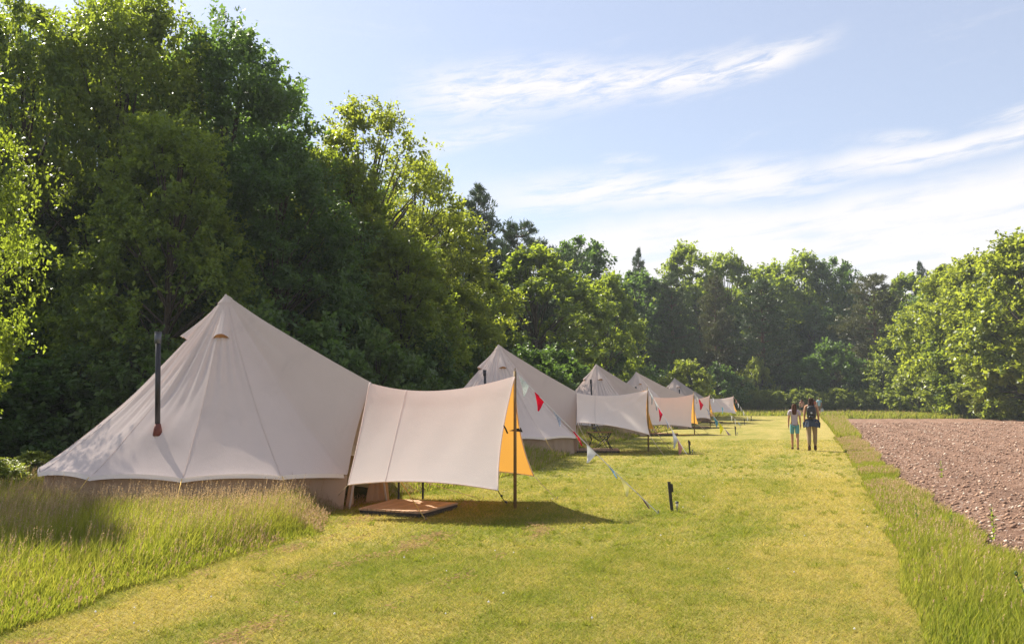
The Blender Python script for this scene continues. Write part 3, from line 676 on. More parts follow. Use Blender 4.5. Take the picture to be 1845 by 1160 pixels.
for px, Y, hh, w, lb in [(-8, 15.5, .5, 1.0, 'clump of leafy weeds in the sun left of the nearest tent'), (64, 17.5, .5, .9, 'small nettle clump in the shade edge behind the nearest tent'), (-30, 13.2, .6, 1.2, 'leafy weed clump cut by the left edge')]:
    tree('bush', 'weed_clump', lb, 'weeds', XZ(px, Y, .4), Y, hh, w)

# ------------------------------------------------------------------ bell tents
def build_tent(i, label):
    c = TC[i]; z0 = gz(c.y); doorR, doorA, dtop = DOOR[i]
    root = thing('bell_tent', label, 'tent', (c.x, c.y, z0), doorA, 'bell tents in a row')     # local +X looks out of the door
    he, R, H = .53, 2.68, HP; NP = 13; na = 13*12; dh = math.radians(19)
    rs = np.random.default_rng(i+3); ph = rs.random(NP+1); fl = FLUE[i]; fa = fl[0]-doorA; fr = fl[1]
    def eave(a):
        k = (a/(2*math.pi)*NP) % 1; g_ = 4*k*(1-k)            # 0 at a guy point, 1 mid panel
        return R*(1-.028*g_), he+.045*g_**.8+.012*math.sin(3*a+i)
    def loop(a):
        "boundary of the roof canvas at angle a from the door"
        a = (a+math.pi) % (2*math.pi)-math.pi
        r, z = eave(a); 
        if abs(a) < dh:
            k = abs(a)/dh                                # 0 at the top of the A frame
            y = (doorR*math.tan(dh)*DWF)*k; x = doorR*(1-.02*k)-.05*math.sin(math.pi*k)
            zt = dtop-(dtop-.50)*k**1.0
            return Vector((x, math.copysign(y, a), zt))
        b = min(1, (abs(a)-dh)/math.radians(9)); ex = Vector((doorR*.98, math.copysign(doorR*math.tan(dh)*DWF, a), .50))
        p = Vector((r*math.cos(a), r*math.sin(a), z)); return ex.lerp(p, b*b*(3-2*b))
    def roof(a, t):
        p = loop(a); q = p*(1-t); aa = (a+math.pi) % (2*math.pi)-math.pi; dw = min(1, max(0, (abs(aa)-.05)/.5))
        z = p.z+(H-p.z)*t
        z -= (.19*dw+.05)*4*t*(1-t)*(1-.1*t)
        k = (a/(2*math.pi)*NP) % 1; g_ = 4*k*(1-k)
        rr = math.hypot(q.x, q.y); n_ = -.022*g_*rr*math.sin(math.pi*min(1, t*1.0))**.5*dw
        w_ = .026*math.sin(a*41+ph[0]*6+5*t)*math.exp(-((t-.70)/.24)**2)+.018*math.sin(a*67+ph[1]*6)*math.exp(-((t-.52)/.22)**2)*(.5+.5*math.sin(a*3))
        w_ += .010*math.sin(a*29+2*math.sin(t*7))*math.exp(-((t-.25)/.2)**2)
        # stove pipe lifts the cloth
        fx, fy = fr*math.cos(fa), fr*math.sin(fa); d2 = (q.x-fx)**2+(q.y-fy)**2
        lift = .10*math.exp(-d2/.10)+.07*math.exp(-d2/.45); lift *= min(1, t*5)
        s = (rr+n_+w_*min(1, rr))/max(rr, 1e-4)
        return Vector((q.x*s, q.y*s, z+lift*.8+n_*.5))
    def roofp(u, v):
        a = (u-.5)*2*math.pi+math.pi; t = v*.985; p = roof(a, t); 
        return p
    mb = MB(); mb.grid(roofp, na*2, 40); mb.build('roof', M['roof'], root)
    # peak cap
    mb = MB(); mb.grid(lambda u, v: (lambda q, s: Vector((q.x*s, q.y*s, q.z+.008)))(roof((u)*2*math.pi, .955+.04*v), 1.10), 32, 4)
    mb.ball((0, 0, H-.045), (.032, .032, .055)); mb.build('peak_cap', M['roof'], root)
    # eave trim: pale band hanging just outside the roof edge
    mb = MB(); a0, a1 = dh+.03, 2*math.pi-dh-.03
    def trim(u, v):
        a = a0+(a1-a0)*u; p = loop(a); r = math.hypot(p.x, p.y); s = (r+.006+.022*v)/r
        return Vector((p.x*s, p.y*s, p.z+.006-.058*v))
    mb.grid(trim, na*2, 3); mb.build('eave_trim', M['trim'], root)
    # wall
    mb = MB()
    def wall(u, v):
        a = dh+.02+(2*math.pi-2*dh-.04)*u; p = loop(a); r = math.hypot(p.x, p.y); rw = r-.10+.05*(1-v)+.018*math.sin(a*18)*(1-v)+.01*math.sin(a*55)
        return Vector((p.x/r*rw, p.y/r*rw, (p.z-.01)*v-.02*(1-v)))
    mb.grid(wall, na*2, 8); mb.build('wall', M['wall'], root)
    # door curtains in the A frame, tied back at the foot
    for s in (-1, 1):
        mb = MB(); W0 = doorR*math.tan(dh)*DWF
        def flap(u, v, s=s):
            zt = dtop*(1-v)+.0; half = W0*min(1, v*1.05)*.97; inner = half*(.02+.30*max(0, v-.25)**.8+.30*math.exp(-((v-.78)/.16)**2))
            y = inner+(half-inner)*u; wr = .03*math.sin(u*17+v*3)*v
            return Vector((doorR-.04-.05*v+wr-.10*(1-u)*v, s*y, max(.0, zt-.01)))
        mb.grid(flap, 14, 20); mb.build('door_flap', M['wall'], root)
    # ground skirt corner of the door
    for s in (-1, 1):
        mb = MB(); W0 = doorR*math.tan(dh)*DWF
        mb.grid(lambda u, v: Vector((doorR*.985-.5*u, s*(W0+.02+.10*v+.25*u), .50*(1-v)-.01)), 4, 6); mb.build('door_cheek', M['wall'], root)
    # A frame poles hidden in the sleeves
    mb = MB(); mb.tube([(doorR-.02, -W0, 0), (doorR-.02, 0, dtop)], .016, 6); mb.tube([(doorR-.02, W0, 0), (doorR-.02, 0, dtop)], .016, 6); mb.build('door_frame', M['roof'], root)
    # ventilation hoods
    for k, va in enumerate(VENTS[i]):
        a = va-doorA; mb = MB(); t0, t1 = .775, .93
        def hood(u, v):
            t = t1+(t0-t1)*v; w_ = .012+.10*v; aa = a+(u-.5)*2*w_/max(.15, (1-t)*2.2); p = roof(aa, t); n = Vector((math.cos(a)*.72, math.sin(a)*.72, .55))
            return p+n*(.004+.125*v**1.3*math.sin(math.pi*u)**.75)
        mb.grid(hood, 12, 8); v_ = mb.build('vent_hood', M['roof'], root)
        mb = MB()
        def mouth(u, v):
            p = hood(u, .97); aa = a+(u-.5)*2*.109/max(.15, (1-t0)*2.2); b = roof(aa, t0+.004); n = Vector((math.cos(a)*.72, math.sin(a)*.72, .55)); return (b+n*.004).lerp(p, v)
        mb.grid(mouth, 12, 3); mb.build('vent_lining', M['vent_in'], v_)
    # stove pipe
    q = None
    t = 1-fr/R*1.0
    for k in range(40):
        q = roof(fa, t); e = math.hypot(q.x, q.y)-fr; t += e/R
    zb, ztop = q.z, fl[2]
    p_ = MB(); lean = Vector((math.cos(-doorA+math.pi), math.sin(-doorA+math.pi), 0))*.05; b0 = Vector((q.x, q.y, zb-.02)); t1 = Vector((q.x, q.y, zb+ztop))+lean
    p_.tube([b0, t1], .037, 12); fp = p_.build('stove_pipe', M['flue'], root)
    m2 = MB(); m2.tube([t1+Vector((0, 0, -.16)), t1+Vector((0, 0, -.15)), t1+Vector((0, 0, .0))], [.038, .048, .048], 12); m2.tube([t1+Vector((0, 0, .0)), t1+Vector((0, 0, .012))], .052, 12); m2.build('pipe_cowl', M['flue_cap'] if i == 0 else M['flue'], fp)
    m3 = MB(); m3.tube([b0+Vector((0, 0, -.03)), b0+Vector((0, 0, .07)), b0+Vector((0, 0, .14))], [.066, .054, .040], 12); m3.build('pipe_boot', M['boot'], fp)
    # guy ropes with pegs
    for k in range(1, NP):
        a = k*2*math.pi/NP
        if abs((a+math.pi) % (2*math.pi)-math.pi) < dh+.12: continue
        p = loop(a); r = math.hypot(p.x, p.y); d = Vector((p.x/r, p.y/r, 0)); e = Vector((p.x, p.y, 0))+d*.62; e.z = .03
        mb = MB(); mb.tube([p+d*.04, p+d*.2+Vector((0, 0, -.17)), e], .0055 if i == 0 else .008, 5); gr = mb.build('guy_rope', M['rope'], root)
        mb = MB(); mb.tube([e+d*.03+Vector((0, 0, -.08)), e+Vector((0, 0, .05))], .006, 5); mb.build('peg', M['flue_cap'], gr)
    # seam tapes: raised lines down each panel join
    mb = MB()
    for k in range(NP):
        a = k*2*math.pi/NP
        if abs((a+math.pi) % (2*math.pi)-math.pi) < .02: continue
        pts = []
        for j in range(14):
            q_ = roof(a, .01+.93*j/13); r = math.hypot(q_.x, q_.y); pts.append(q_+Vector((q_.x/r, q_.y/r, .9))*.0035)
        mb.tube(pts, .0032, 4, cap=False)
    mb.build('seam', M['roof'], root)
    return root
def vec2(a): return Vector((math.cos(a), math.sin(a), 0))
# door top points from the photograph and pole feet
POLE = []; DOOR = []
dt_px = [(680, 691, 12.6), (1040, 700, 26.1), (1168+2, 705, 39.2), (1251, 712, 49.8), (1281, 711, 61.8)]
pl_px = [(928, 915, 12.2), (1168, 812, 26.2), (1251, 781, 40.0), (1279.5, 769, 50.6), (1322, 759, 62.3)]
for i in range(5):
    c = TC[i]; y = pl_px[i][2]; x = XZ(pl_px[i][0], y, .5); POLE.append(Vector((x, y, gz(y))))
    dx = XZ(dt_px[i][0], dt_px[i][2], 1.8); d = Vector((dx-c.x, dt_px[i][2]-c.y, 0)); DOOR.append((min(max(d.length, 2.5), 3.0), math.atan2(d.y, d.x), 1.84))
FLUE = [(math.radians(-96), 2.02, 1.42), (math.radians(-100), 1.85, 1.2), (math.radians(-102), 1.8, 1.2), (math.radians(-98), 1.8, 1.1), (math.radians(-88), 1.8, 1.1)]
VENTS = [[math.radians(v) for v in (-76, -164, 14, 104)]]*5
TL = ['nearest and largest canvas bell tent, standing behind tall grass with a black stove pipe',
 'second nearest bell tent, its lower slope hidden by the nearest cream awning',
 'third bell tent in the row, behind the awning with the creased canvas',
 'fourth bell tent, small and partly hidden behind the third tent slope',
 'last and smallest bell tent at the far end of the row']
for i in range(5): build_tent(i, TL[i])

# ------------------------------------------------------------------ awnings
AL = ['nearest cream awning with bright ochre inside and wooden front pole',
 'awning of the second tent, cream canvas with diagonal creases at its upper corner',
 'smooth cream awning of the third tent showing an ochre strip at its pole',
 'narrow looking awning of the fourth tent with dark folds',
 'smallest cream awning at the last tent, lifted at its right corner']
def build_awning(i):
    po = POLE[i]; c = TC[i]; dR, dA, dT = DOOR[i]; door = Vector((c.x, c.y, gz(c.y)))+vec2(dA)*(dR+.02)+Vector((0, 0, dT))
    root = thing('awning', AL[i], 'awning', po, 0, 'awnings in front of the bell tents')
    top = Vector((0, 0, 1.93)); bk = door-Vector(po)-vec2(dA)*.06; ax = (top-bk); ax.z = 0; ax.normalize(); sd0 = Vector((ax.y, -ax.x, 0))   # near side direction
    if sd0.y > 0: sd0 = -sd0
    if i == 0:
        fn = G(897, 883, .37)-Vector(po); fn.x += 0; bn = P(627, 873, 11.35)-Vector(po)
        q = P(897, 883, 10.7)-Vector(po); fn = q; ff = P(962, 857, 13.35)-Vector(po); bf = Vector((bk.x+.25, bk.y+1.05, .42))
    elif i == 1:
        fn = P(1170, 783, 24.9)-Vector(po); bn = P(1040, 761, 25.0)-Vector(po); ff = P(1179, 774, 27.2)-Vector(po); bf = Vector((bk.x+.1, bk.y+1.0, .97))
    elif i == 2:
        fn = P(1246, 770, 38.9)-Vector(po); bn = P(1169, 766, 38.1)-Vector(po); ff = P(1258, 764, 41.2)-Vector(po); bf = Vector((bk.x+.1, bk.y+1.0, .68))
    elif i == 3:
        fn = P(1280, 755, 49.4)-Vector(po); bn = P(1253, 754, 48.7)-Vector(po); ff = P(1287, 750, 51.8)-Vector(po); bf = Vector((bk.x+.1, bk.y+1.0, .68))
    else:
        fn = P(1326, 745, 61.2)-Vector(po); bn = P(1281, 743, 60.6)-Vector(po); ff = P(1328, 741, 63.4)-Vector(po); bf = Vector((bk.x+.1, bk.y+1.0, .72))
    sag = .165 if i == 0 else .14
    def side(fr, ba, cre=False):
        def fn_(u, v):
            rt = bk.lerp(top, u); rt.z -= sag*4*u*(1-u)*(1-.25*(u-.5)); lo = ba.lerp(fr, u); lo.z += .075*4*u*(1-u)
            p = rt.lerp(lo, v); cen = bk.lerp(fr, .5)
            e = (1-4*u*(1-u)); pin = .07*4*v*(1-v)
            p = p+ax*(pin*-u)
            out = Vector(((ba.x+fr.x)/2-(bk.x)/2, (ba.y+fr.y)/2-(bk.y)/2, 0)).normalized()
            belly = .10*math.sin(math.pi*min(1, v*1.1))*(.35+.65*4*u*(1-u))
            p = p-Vector((0, 0, .10))*4*v*(1-v)*.75 - out*0.0 + out*belly*-.1
            if v < .16 and ba is bn: p += Vector((0, 0, .012*math.sin(v/.16*math.pi)))
            p += out*.006*math.sin(u*23+v*4)*(1-v)*v*4
            if cre:
                w_ = (v*1.15-(1-u)); p += out*.022*math.sin((w_)*30)*math.exp(-((w_-.0)/.16)**2)*max(0, u-.25)
            return p
        return fn_
    near = side(fn, bn, i in (1, 3)); farr = side(ff, bf)
    mb = MB(); mb.grid(near, 48, 30)
    # make the outer face of both sides point outwards
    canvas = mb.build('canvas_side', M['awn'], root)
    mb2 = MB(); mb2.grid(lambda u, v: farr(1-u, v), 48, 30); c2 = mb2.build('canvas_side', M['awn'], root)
    for o, q in ((canvas, (fn+bn)/2), (c2, (ff+bf)/2)):
        pl = o.data.polygons[len(o.data.polygons)//2]; rid = (bk+top)/2
        n = Vector((q.x-rid.x, q.y-rid.y, .8)); 
        if pl.normal.dot(n) < 0: o.data.flip_normals()
    for f_ in (near, farr):     # hem rolls and seam
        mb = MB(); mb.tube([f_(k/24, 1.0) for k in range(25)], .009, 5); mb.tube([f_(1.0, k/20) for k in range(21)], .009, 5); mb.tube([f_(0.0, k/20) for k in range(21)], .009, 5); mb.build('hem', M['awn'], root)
    mb = MB(); o_ = Vector((0, -.004, .004)); mb.tube([near(.26, k/20)+o_ for k in range(21)], .0035, 4); mb.build('seam', M['roof'], root)
    mb = MB(); mb.tube([(0, 0, -.02), (0, 0, 2.0)], [.026, .022], 10); mb.tube([(0, 0, 2.0), (0, 0, 2.045)], .008, 6); mb.build('pole', M['pole'], root)
    if i == 0:
        mb = MB(); mb.tube([near(1, .42)+Vector((.0, -.01, 0)), near(1, .42)+Vector((.03, -.02, -.05)), near(1, .42)+Vector((.055, 0, -.11))], .012, 5); mb.build('tie_tape', M['stake'], root)
        mb = MB(); q = farr(1, .46); mb.add([q+Vector((.02, 0, .02)), q+Vector((-.16, -.02, -.03)), q+Vector((.05, 0, -.05)), q+Vector((.02, .02, .02)), q+Vector((-.16, 0, -.03)), q+Vector((.05, .02, -.05))], [(0, 1, 2), (5, 4, 3), (0, 3, 4, 1), (1, 4, 5, 2), (2, 5, 3, 0)]); mb.build('corner_patch', M['stake'], root, smooth=False)
    ropes = []
    fz = Vector((0, 0, 0))
    def rope(a, e, m_, r=.0055):
        mb = MB(); mid = Vector(a).lerp(Vector(e), .5)+Vector((0, 0, -.015)); mb.tube([a, mid, e], r if i == 0 else r*1.7, 5); g_ = mb.build('guy_rope', m_, root)
        mb = MB(); e = Vector(e); mb.tube([e+Vector((.01, 0, -.06)), e+Vector((-.01, 0, .05))], .007, 5); mb.build('peg', M['flue_cap'], g_)
    pv = Vector(po)
    if i == 0:
        rope(fn, G(914, 908)-pv, M['stake'], .006); rope(ff, G(1005, 900)-pv, M['rope_pale']); rope(bn, G(594, 905)-pv, M['rope_pale'])
        rope(Vector((bk.x-.05, bk.y, 1.2))*1.0, G(768, 938)-pv, M['rope'], .006); rope(bf, G(872, 900)-pv, M['rope_pale'])
        for k in (.35, .8):
            q = fn.lerp(G(914, 908)-pv, k); mb = MB(); mb.ball(q, .018, 6, 4); mb.build('rope_slider', M['black'], root)
    else:
        for a_, s in ((fn, Vector((.35, -.45, 0))), (ff, Vector((.6, .5, 0))), (bn, Vector((.45, -.5, 0)))):
            e = Vector((a_.x, a_.y, 0))+s; rope(a_, e, M['rope_pale'])
    return root
for i in range(5): build_awning(i)

# ------------------------------------------------------------------ decks, tables
def deck(i, label, corners, h=.10, n=14):
    a, b, c_, d = [Vector(v) for v in corners]; o = (a+b+c_+d)/4
    root = thing('wooden_deck', label, 'deck', (o.x, o.y, gz(o.y)), 0, 'wooden decks under the awnings')
    for k in range(n):
        u0, u1 = k/n+.004, (k+1)/n-.006; q = [a.lerp(b, u0)-o, a.lerp(b, u1)-o, d.lerp(c_, u1)-o, d.lerp(c_, u0)-o]
        hh = h+random.uniform(-.002, .002); mb = MB(); vs = [Vector((v.x, v.y, hh-.025)) for v in q]+[Vector((v.x, v.y, hh)) for v in q]
        mb.add(vs, [(3, 2, 1, 0), (4, 5, 6, 7), (0, 1, 5, 4), (1, 2, 6, 5), (2, 3, 7, 6), (3, 0, 4, 7)]); mb.build('plank', M['plank'] if k % 3 else M['plank_b'], root, smooth=False)
    mb = MB()
    for e0, e1 in ((a, b), (b, c_), (c_, d), (d, a), (a.lerp(b, .5), d.lerp(c_, .5))):
        e0 = e0.lerp(o, .02)-o; e1 = e1.lerp(o, .02)-o; m_ = (e0+e1)/2; l = (e1-e0); mb.box((m_.x, m_.y, (h-.03)/2), (l.length-.06, .03, h-.032), rz=math.atan2(l.y, l.x))
    mb.build('joist_frame', M['stake'], root, smooth=False)
    return root
deck(0, 'reddish wooden deck under the nearest awning', [G(646, 915, .1), G(762, 922, .1), G(826, 905, .1), G(712, 898, .1)])
for i, lb in ((1, 'low wooden deck under the awning of the second tent'), (2, 'low wooden deck under the awning of the third tent'), (3, 'low wooden deck at the door of the fourth tent'), (4, 'low wooden deck at the door of the last tent')):
    dr = Vector((TC[i].x, TC[i].y, 0))+vec2(DOOR[i][1])*(DOOR[i][0]-.1); x_ = vec2(DOOR[i][1]); y_ = Vector((-x_.y, x_.x, 0))
    deck(i, lb, [dr-y_*.55, dr-y_*.55+x_*1.35, dr+y_*.55+x_*1.35, dr+y_*.55], n=10)
def table(i, label, loc, rz, w=.75, d=.55, h=.62, style='x'):
    root = thing('camping_table', label, 'table', loc, rz, 'camping tables under the awnings')
    for k in range(6):
        mb = MB(); mb.box((0, (k-2.5)*d/6, h), (w, d/6-.008, .018)); mb.build('slat', M['plank'], root, smooth=False)
    if style == 'x':
        for s in (-1, 1):
            for q in (-1, 1):
                mb = MB(); mb.tube([(s*w*.42, q*d*.45, h-.01), (s*w*.30, q*d*.1, h*.55), (s*w*.46, -q*d*.45, 0)], .012, 6); mb.build('leg', M['black'], root)
        for q in (-1, 1):
            mb = MB(); mb.tube([(-w*.42, q*d*.4, h-.015), (0, q*d*.4, h*.45), (w*.42, q*d*.4, h-.015)], .010, 6); mb.build('brace', M['black'], root)
    else:
        for s in (-1, 1):
            mb = MB(); mb.box((s*w*.36, 0, h/2), (.03, .03, h-.02)); mb.build('leg', M['black'], root, smooth=False)
        mb = MB(); mb.box((0, 0, h-.03), (w*.8, .03, .025)); mb.build('brace', M['black'], root, smooth=False)
    return root
q = (P(718, 899, 12.4)+P(762, 899, 12.4))/2
q = G(740, 900, .10); table(0, 'small table on two black post legs standing on the nearest deck', (q.x, q.y, .10), .02, w=.50, d=.36, h=.62, style='post')
for i, lb, dxx in ((1, 'folding table with crossed black legs below the second awning', .75), (2, 'dark low table below the third awning', .55), (4, 'dark table below the last awning', .9)):
    dr = Vector((TC[i].x, TC[i].y, 0))+vec2(DOOR[i][1])*(DOOR[i][0]+dxx-.1); table(i, lb, (dr.x, dr.y, gz(dr.y)+.10), DOOR[i][1]+.1, w=.8, h=.52)
def chair(label, loc, rz):
    root = thing('folding_chair', label, 'chair', loc, rz, 'folding chairs under the awnings')
    for k in range(4):
        mb = MB(); mb.box((0, (k-1.5)*.1, .42), (.42, .085, .016)); mb.build('slat', M['stake'], root, smooth=False)
    for k in range(3):
        mb = MB(); mb.box((0, .25+.03*k, .58+.11*k), (.42, .016, .085)); mb.build('back_slat', M['stake'], root, smooth=False)
    for s in (-.2, .2):
        mb = MB(); mb.tube([(s, -.24, 0), (s, .30, .88)], .011, 6); mb.build('leg', M['black'], root)
        mb = MB(); mb.tube([(s*.9, .26, 0), (s*.9, -.16, .41)], .011, 6); mb.build('leg', M['black'], root)
x_, y_ = P(1086, 800, 27.6).x, 27.6
chair('dark slatted folding chair on the grass behind the second awning', (x_, y_, 0), 1.2)
x_, y_ = P(1180, 775, 41.0).x, 41.0
chair('dark slatted folding chair on the grass behind the third awning', (x_, y_, 0), 1.0)

# ------------------------------------------------------------------ stakes and solar lights
SL = ['nearest dark wooden stake with a small tab, right of the first bunting end', 'second dark stake beside the bunting of the second tent', 'third thin dark stake beside the pink and yellow pennants', 'fourth dark stake toward the far end of the row', 'farthest tiny dark stake near the end of the lawn']
LL = ['small solar light with a black cap beside the nearest stake', 'small solar light beside the second stake', 'small solar light beside the third stake', 'small solar light beside the fourth stake', 'small solar light beside the farthest stake']
for i, (px, py, hh) in enumerate([(1211, 923, .40), (1243.5, 819, .40), (1326, 785, .42), (1342, 766, .40), (1354, 757, .38)]):
    g0 = G(px, py) if i < 4 else P(px, 757, 66); g0.z = gz(g0.y)
    r = thing('marker_stake', SL[i], 'stake', g0, 0, 'marker stakes beside the tents')
    mb = MB(); Rm = Matrix.Rotation(-.085, 3, 'Y'); mb.box(Rm @ Vector((0, 0, hh/2)), (.042, .022, hh+.06), M=Rm); mb.build('post', M['stake'], r, smooth=False)
    mb = MB(); mb.box(Rm @ Vector((.032, -.006, hh-.06)), (.030, .016, .115), M=Rm); mb.build('tab', M['stake'], r, smooth=False)
    s0 = g0+Vector((.075, .02, 0)); l = thing('solar_light', LL[i], 'garden light', s0, 0, 'solar garden lights beside the stakes')
    mb = MB(); mb.tube([(0, 0, -.04), (0, 0, .06)], [.004, .008], 6); mb.build('spike', M['black'], l)
    mb = MB(); mb.tube([(0, 0, .06), (0, 0, .13)], [.014, .018], 10); mb.build('lens', simple('clear_lens_%d' % i, (.55, .5, .42), .2, .5) if i == 0 else bpy.data.materials['clear_lens_0'], l)
    mb = MB(); mb.tube([(0, 0, .13), (0, 0, .14), (0, 0, .152)], [.026, .028, .018], 12); mb.build('cap', M['black'], l)

# ------------------------------------------------------------------ bunting
def flagmat(name, col, dots=False, dc=(.85, .8, .78), sc=30):
    m = mat(name); t = NT(m); c = t.mix(t.noise(25, 3, .5, t.obj()), tuple(x*.9 for x in col), tuple(min(1, x*1.08) for x in col))
    if dots:
        v = t.N.new('ShaderNodeTexVoronoi'); v.inputs['Scale'].default_value = sc; t.l(t.obj(), v.inputs[0]); c = t.mix(t.mr(v.outputs['Distance'], .28, .34, 1, 0), c, dc)
    d = t.N.new('ShaderNodeBsdfDiffuse'); t.l(c, d.inputs[0]); tr = t.N.new('ShaderNodeBsdfTranslucent'); t.l(c, tr.inputs[0]); mx = t.N.new('ShaderNodeMixShader'); mx.inputs[0].default_value = .45
    t.l(d.outputs[0], mx.inputs[1]); t.l(tr.outputs[0], mx.inputs[2]); t.out(mx.outputs[0]); return m
FM = {'white': flagmat('white_cotton', (.75, .75, .76)), 'lace': flagmat('white_lace', (.68, .72, .72), True, (.45, .5, .5), 60), 'red': flagmat('crimson_cotton', (.72, .02, .07)),
 'dots': flagmat('red_polka_cotton', (.68, .05, .09), True), 'greyblue': flagmat('pale_blue_print', (.42, .46, .58), True, (.7, .7, .75), 50), 'blue': flagmat('sky_blue_cotton', (.28, .50, .75), True, (.8, .85, .9), 45),
 'cream': flagmat('cream_cotton', (.80, .76, .42)), 'purple': flagmat('purple_print', (.11, .035, .16), True, (.5, .1, .4), 60), 'pink': flagmat('salmon_cotton', (.72, .38, .32)), 'teal': flagmat('teal_cotton', (.16, .42, .52)),
 'yellow': flagmat('yellow_cotton', (.75, .72, .06)), 'lilac': flagmat('lilac_cotton', (.50, .36, .50)), 'dark': flagmat('dark_print', (.08, .11, .16), True, (.5, .5, .5), 50)}
def bunting(i, label, A, B, flags, size, sag=.05, base=.15):
    A = Vector(A); B = Vector(B); root = thing('bunting_string', label, 'bunting', (B.x, B.y, gz(B.y)), 0, 'bunting strings from awning poles'); o = Vector(root.location)
    def at(t): p = A.lerp(B, t); return p-Vector((0, 0, sag*4*t*(1-t)))-o
    mb = MB(); mb.tube([at(k/24) for k in range(25)], .0065 if i == 0 else .009, 5); mb.build('cord', M['string'], root)
    ax = (B-A).normalized()
    for t, cn, sw, s in flags:
        p = at(t); mb = MB(); L_ = size*s; hw = size*.5*s
        dn = Vector((0.0, 0, -1)); sw_ = Vector((sw, -abs(sw)*.4, 0)); dn = (dn+sw_).normalized()
        def fl(u, v, off=0.0):
            e = (u-.5)*2*hw*(1-v*.94); return p+ax*e+dn*L_*v+Vector((.006*math.sin(u*5+v*3), .009*math.sin(v*4+u*4+t*20), 0))*size/.17+Vector((0, off, 0))
        mb.grid(fl, 6, 8); mb.grid(lambda u, v: fl(1-u, v, .0018), 6, 8); mb.build('pennant', FM[cn], root, label=cn.replace('greyblue', 'pale blue').replace('dots', 'red polka dot')+' pennant')
    mb = MB(); e = B-o; mb.tube([e+Vector((.02, 0, -.05)), e+Vector((-.01, 0, .05))], .008, 5); mb.build('peg', M['flue_cap'], root)
def tfrac(px, A, B):     # fraction along the string for a photo x
    lo, hi = 0, 1
    def prj(p): 
        zc = p.y*cp+(p.z-HC)*sp; return CX+F*p.x/zc
    for _ in range(40):
        m_ = (lo+hi)/2
        if prj(Vector(A).lerp(Vector(B), m_)) < px: lo = m_
        else: hi = m_
    return lo
def pt(i): return Vector(POLE[i])+Vector((0, 0, 2.0))
A, B = pt(0), G(1187, 925, .02)
bunting(0, 'nearest and longest bunting string, with a purple pennant close to the nearest stake', A, B, [(tfrac(x, A, B), c_, s, z) for x, c_, s, z in
 ((944, 'lace', .0, 1.15), (972, 'red', -.1, 1.05), (1003, 'greyblue', .25, .9), (1036, 'dots', .5, 1.05), (1066, 'white', -.35, 1.0), (1098, 'blue', .6, .95), (1126, 'cream', .1, 1.0), (1154, 'purple', .7, 1.0), (1178, 'white', .9, .7))], .20, .03)
A, B = pt(1), G(1238, 819, .02)
bunting(1, 'bunting string of the second awning with red, white and salmon pennants', A, B, [(tfrac(x, A, B), c_, s, z) for x, c_, s, z in
 ((1174, 'lace', 0, 1), (1181, 'lace', .1, .9), (1190, 'red', -.1, 1.1), (1200, 'greyblue', .2, .9), (1216, 'white', -.1, 1.3), (1225, 'pink', -.1, 1.3), (1236, 'dark', .6, .9))], .30, .03)
A, B = pt(2), G(1316, 783, .02)
bunting(2, 'bunting string of the third awning with red, teal, yellow and lilac pennants', A, B, [(tfrac(x, A, B), c_, s, z) for x, c_, s, z in
 ((1255, 'white', 0, 1), (1263, 'red', -.1, 1.1), (1275, 'greyblue', .2, .7), (1289, 'teal', .1, 1.1), (1299, 'yellow', -.1, 1.2), (1311, 'lilac', .3, 1.2))], .36, .05)
A, B = pt(3), G(1336, 765, .02)
bunting(3, 'bunting string of the fourth awning with teal and white pennants', A, B, [(tfrac(x, A, B), c_, s, z) for x, c_, s, z in
 ((1285, 'white', 0, .8), (1302, 'teal', -.1, 1.1), (1318, 'white', 0, .9), (1324, 'white', .1, 1), (1331, 'greyblue', .2, 1.2))], .36, .05)
A, B = pt(4), Vector((P(1352, 757, 65).x, 65, gz(65)+.02))
bunting(4, 'bunting string at the far end of the row with only white pennants', A, B, [(tfrac(x, A, B), c_, s, z) for x, c_, s, z in
 ((1326, 'pink', 0, .7), (1330, 'white', 0, .9), (1334, 'white', .2, .9), (1339, 'white', .1, 1.1), (1346, 'white', .1, .9))], .36, .05)

# ------------------------------------------------------------------ people
def pmat(name, col, var=.12, rough=.8): return simple(name, col, rough, .15, var=var, scale=30)
SK = pmat('skin_tanned', (.42, .23, .14)); SK2 = pmat('skin_fair', (.52, .30, .20))
def skin_obj(name, nodes, edges, m_, parent, root=0, sub=2):
    names = list(nodes); me = bpy.data.meshes.new(name); me.from_pydata([nodes[n][0] for n in names], [(names.index(a), names.index(b)) for a, b in edges], [])
    o = bpy.data.objects.new(name, me); COL.objects.link(o); o.parent = parent
    md = o.modifiers.new('skin', 'SKIN'); md.use_smooth_shade = True
    if not me.skin_vertices: bpy.context.view_layer.objects.active = o
    sv = me.skin_vertices[0].data
    for k, n in enumerate(names):
        r = nodes[n][1]; sv[k].radius = r if isinstance(r, tuple) else (r, r)
    sv[root].use_root = True
    s2 = o.modifiers.new('smooth', 'SUBSURF'); s2.levels = s2.render_levels = sub
    me.materials.append(m_); return o
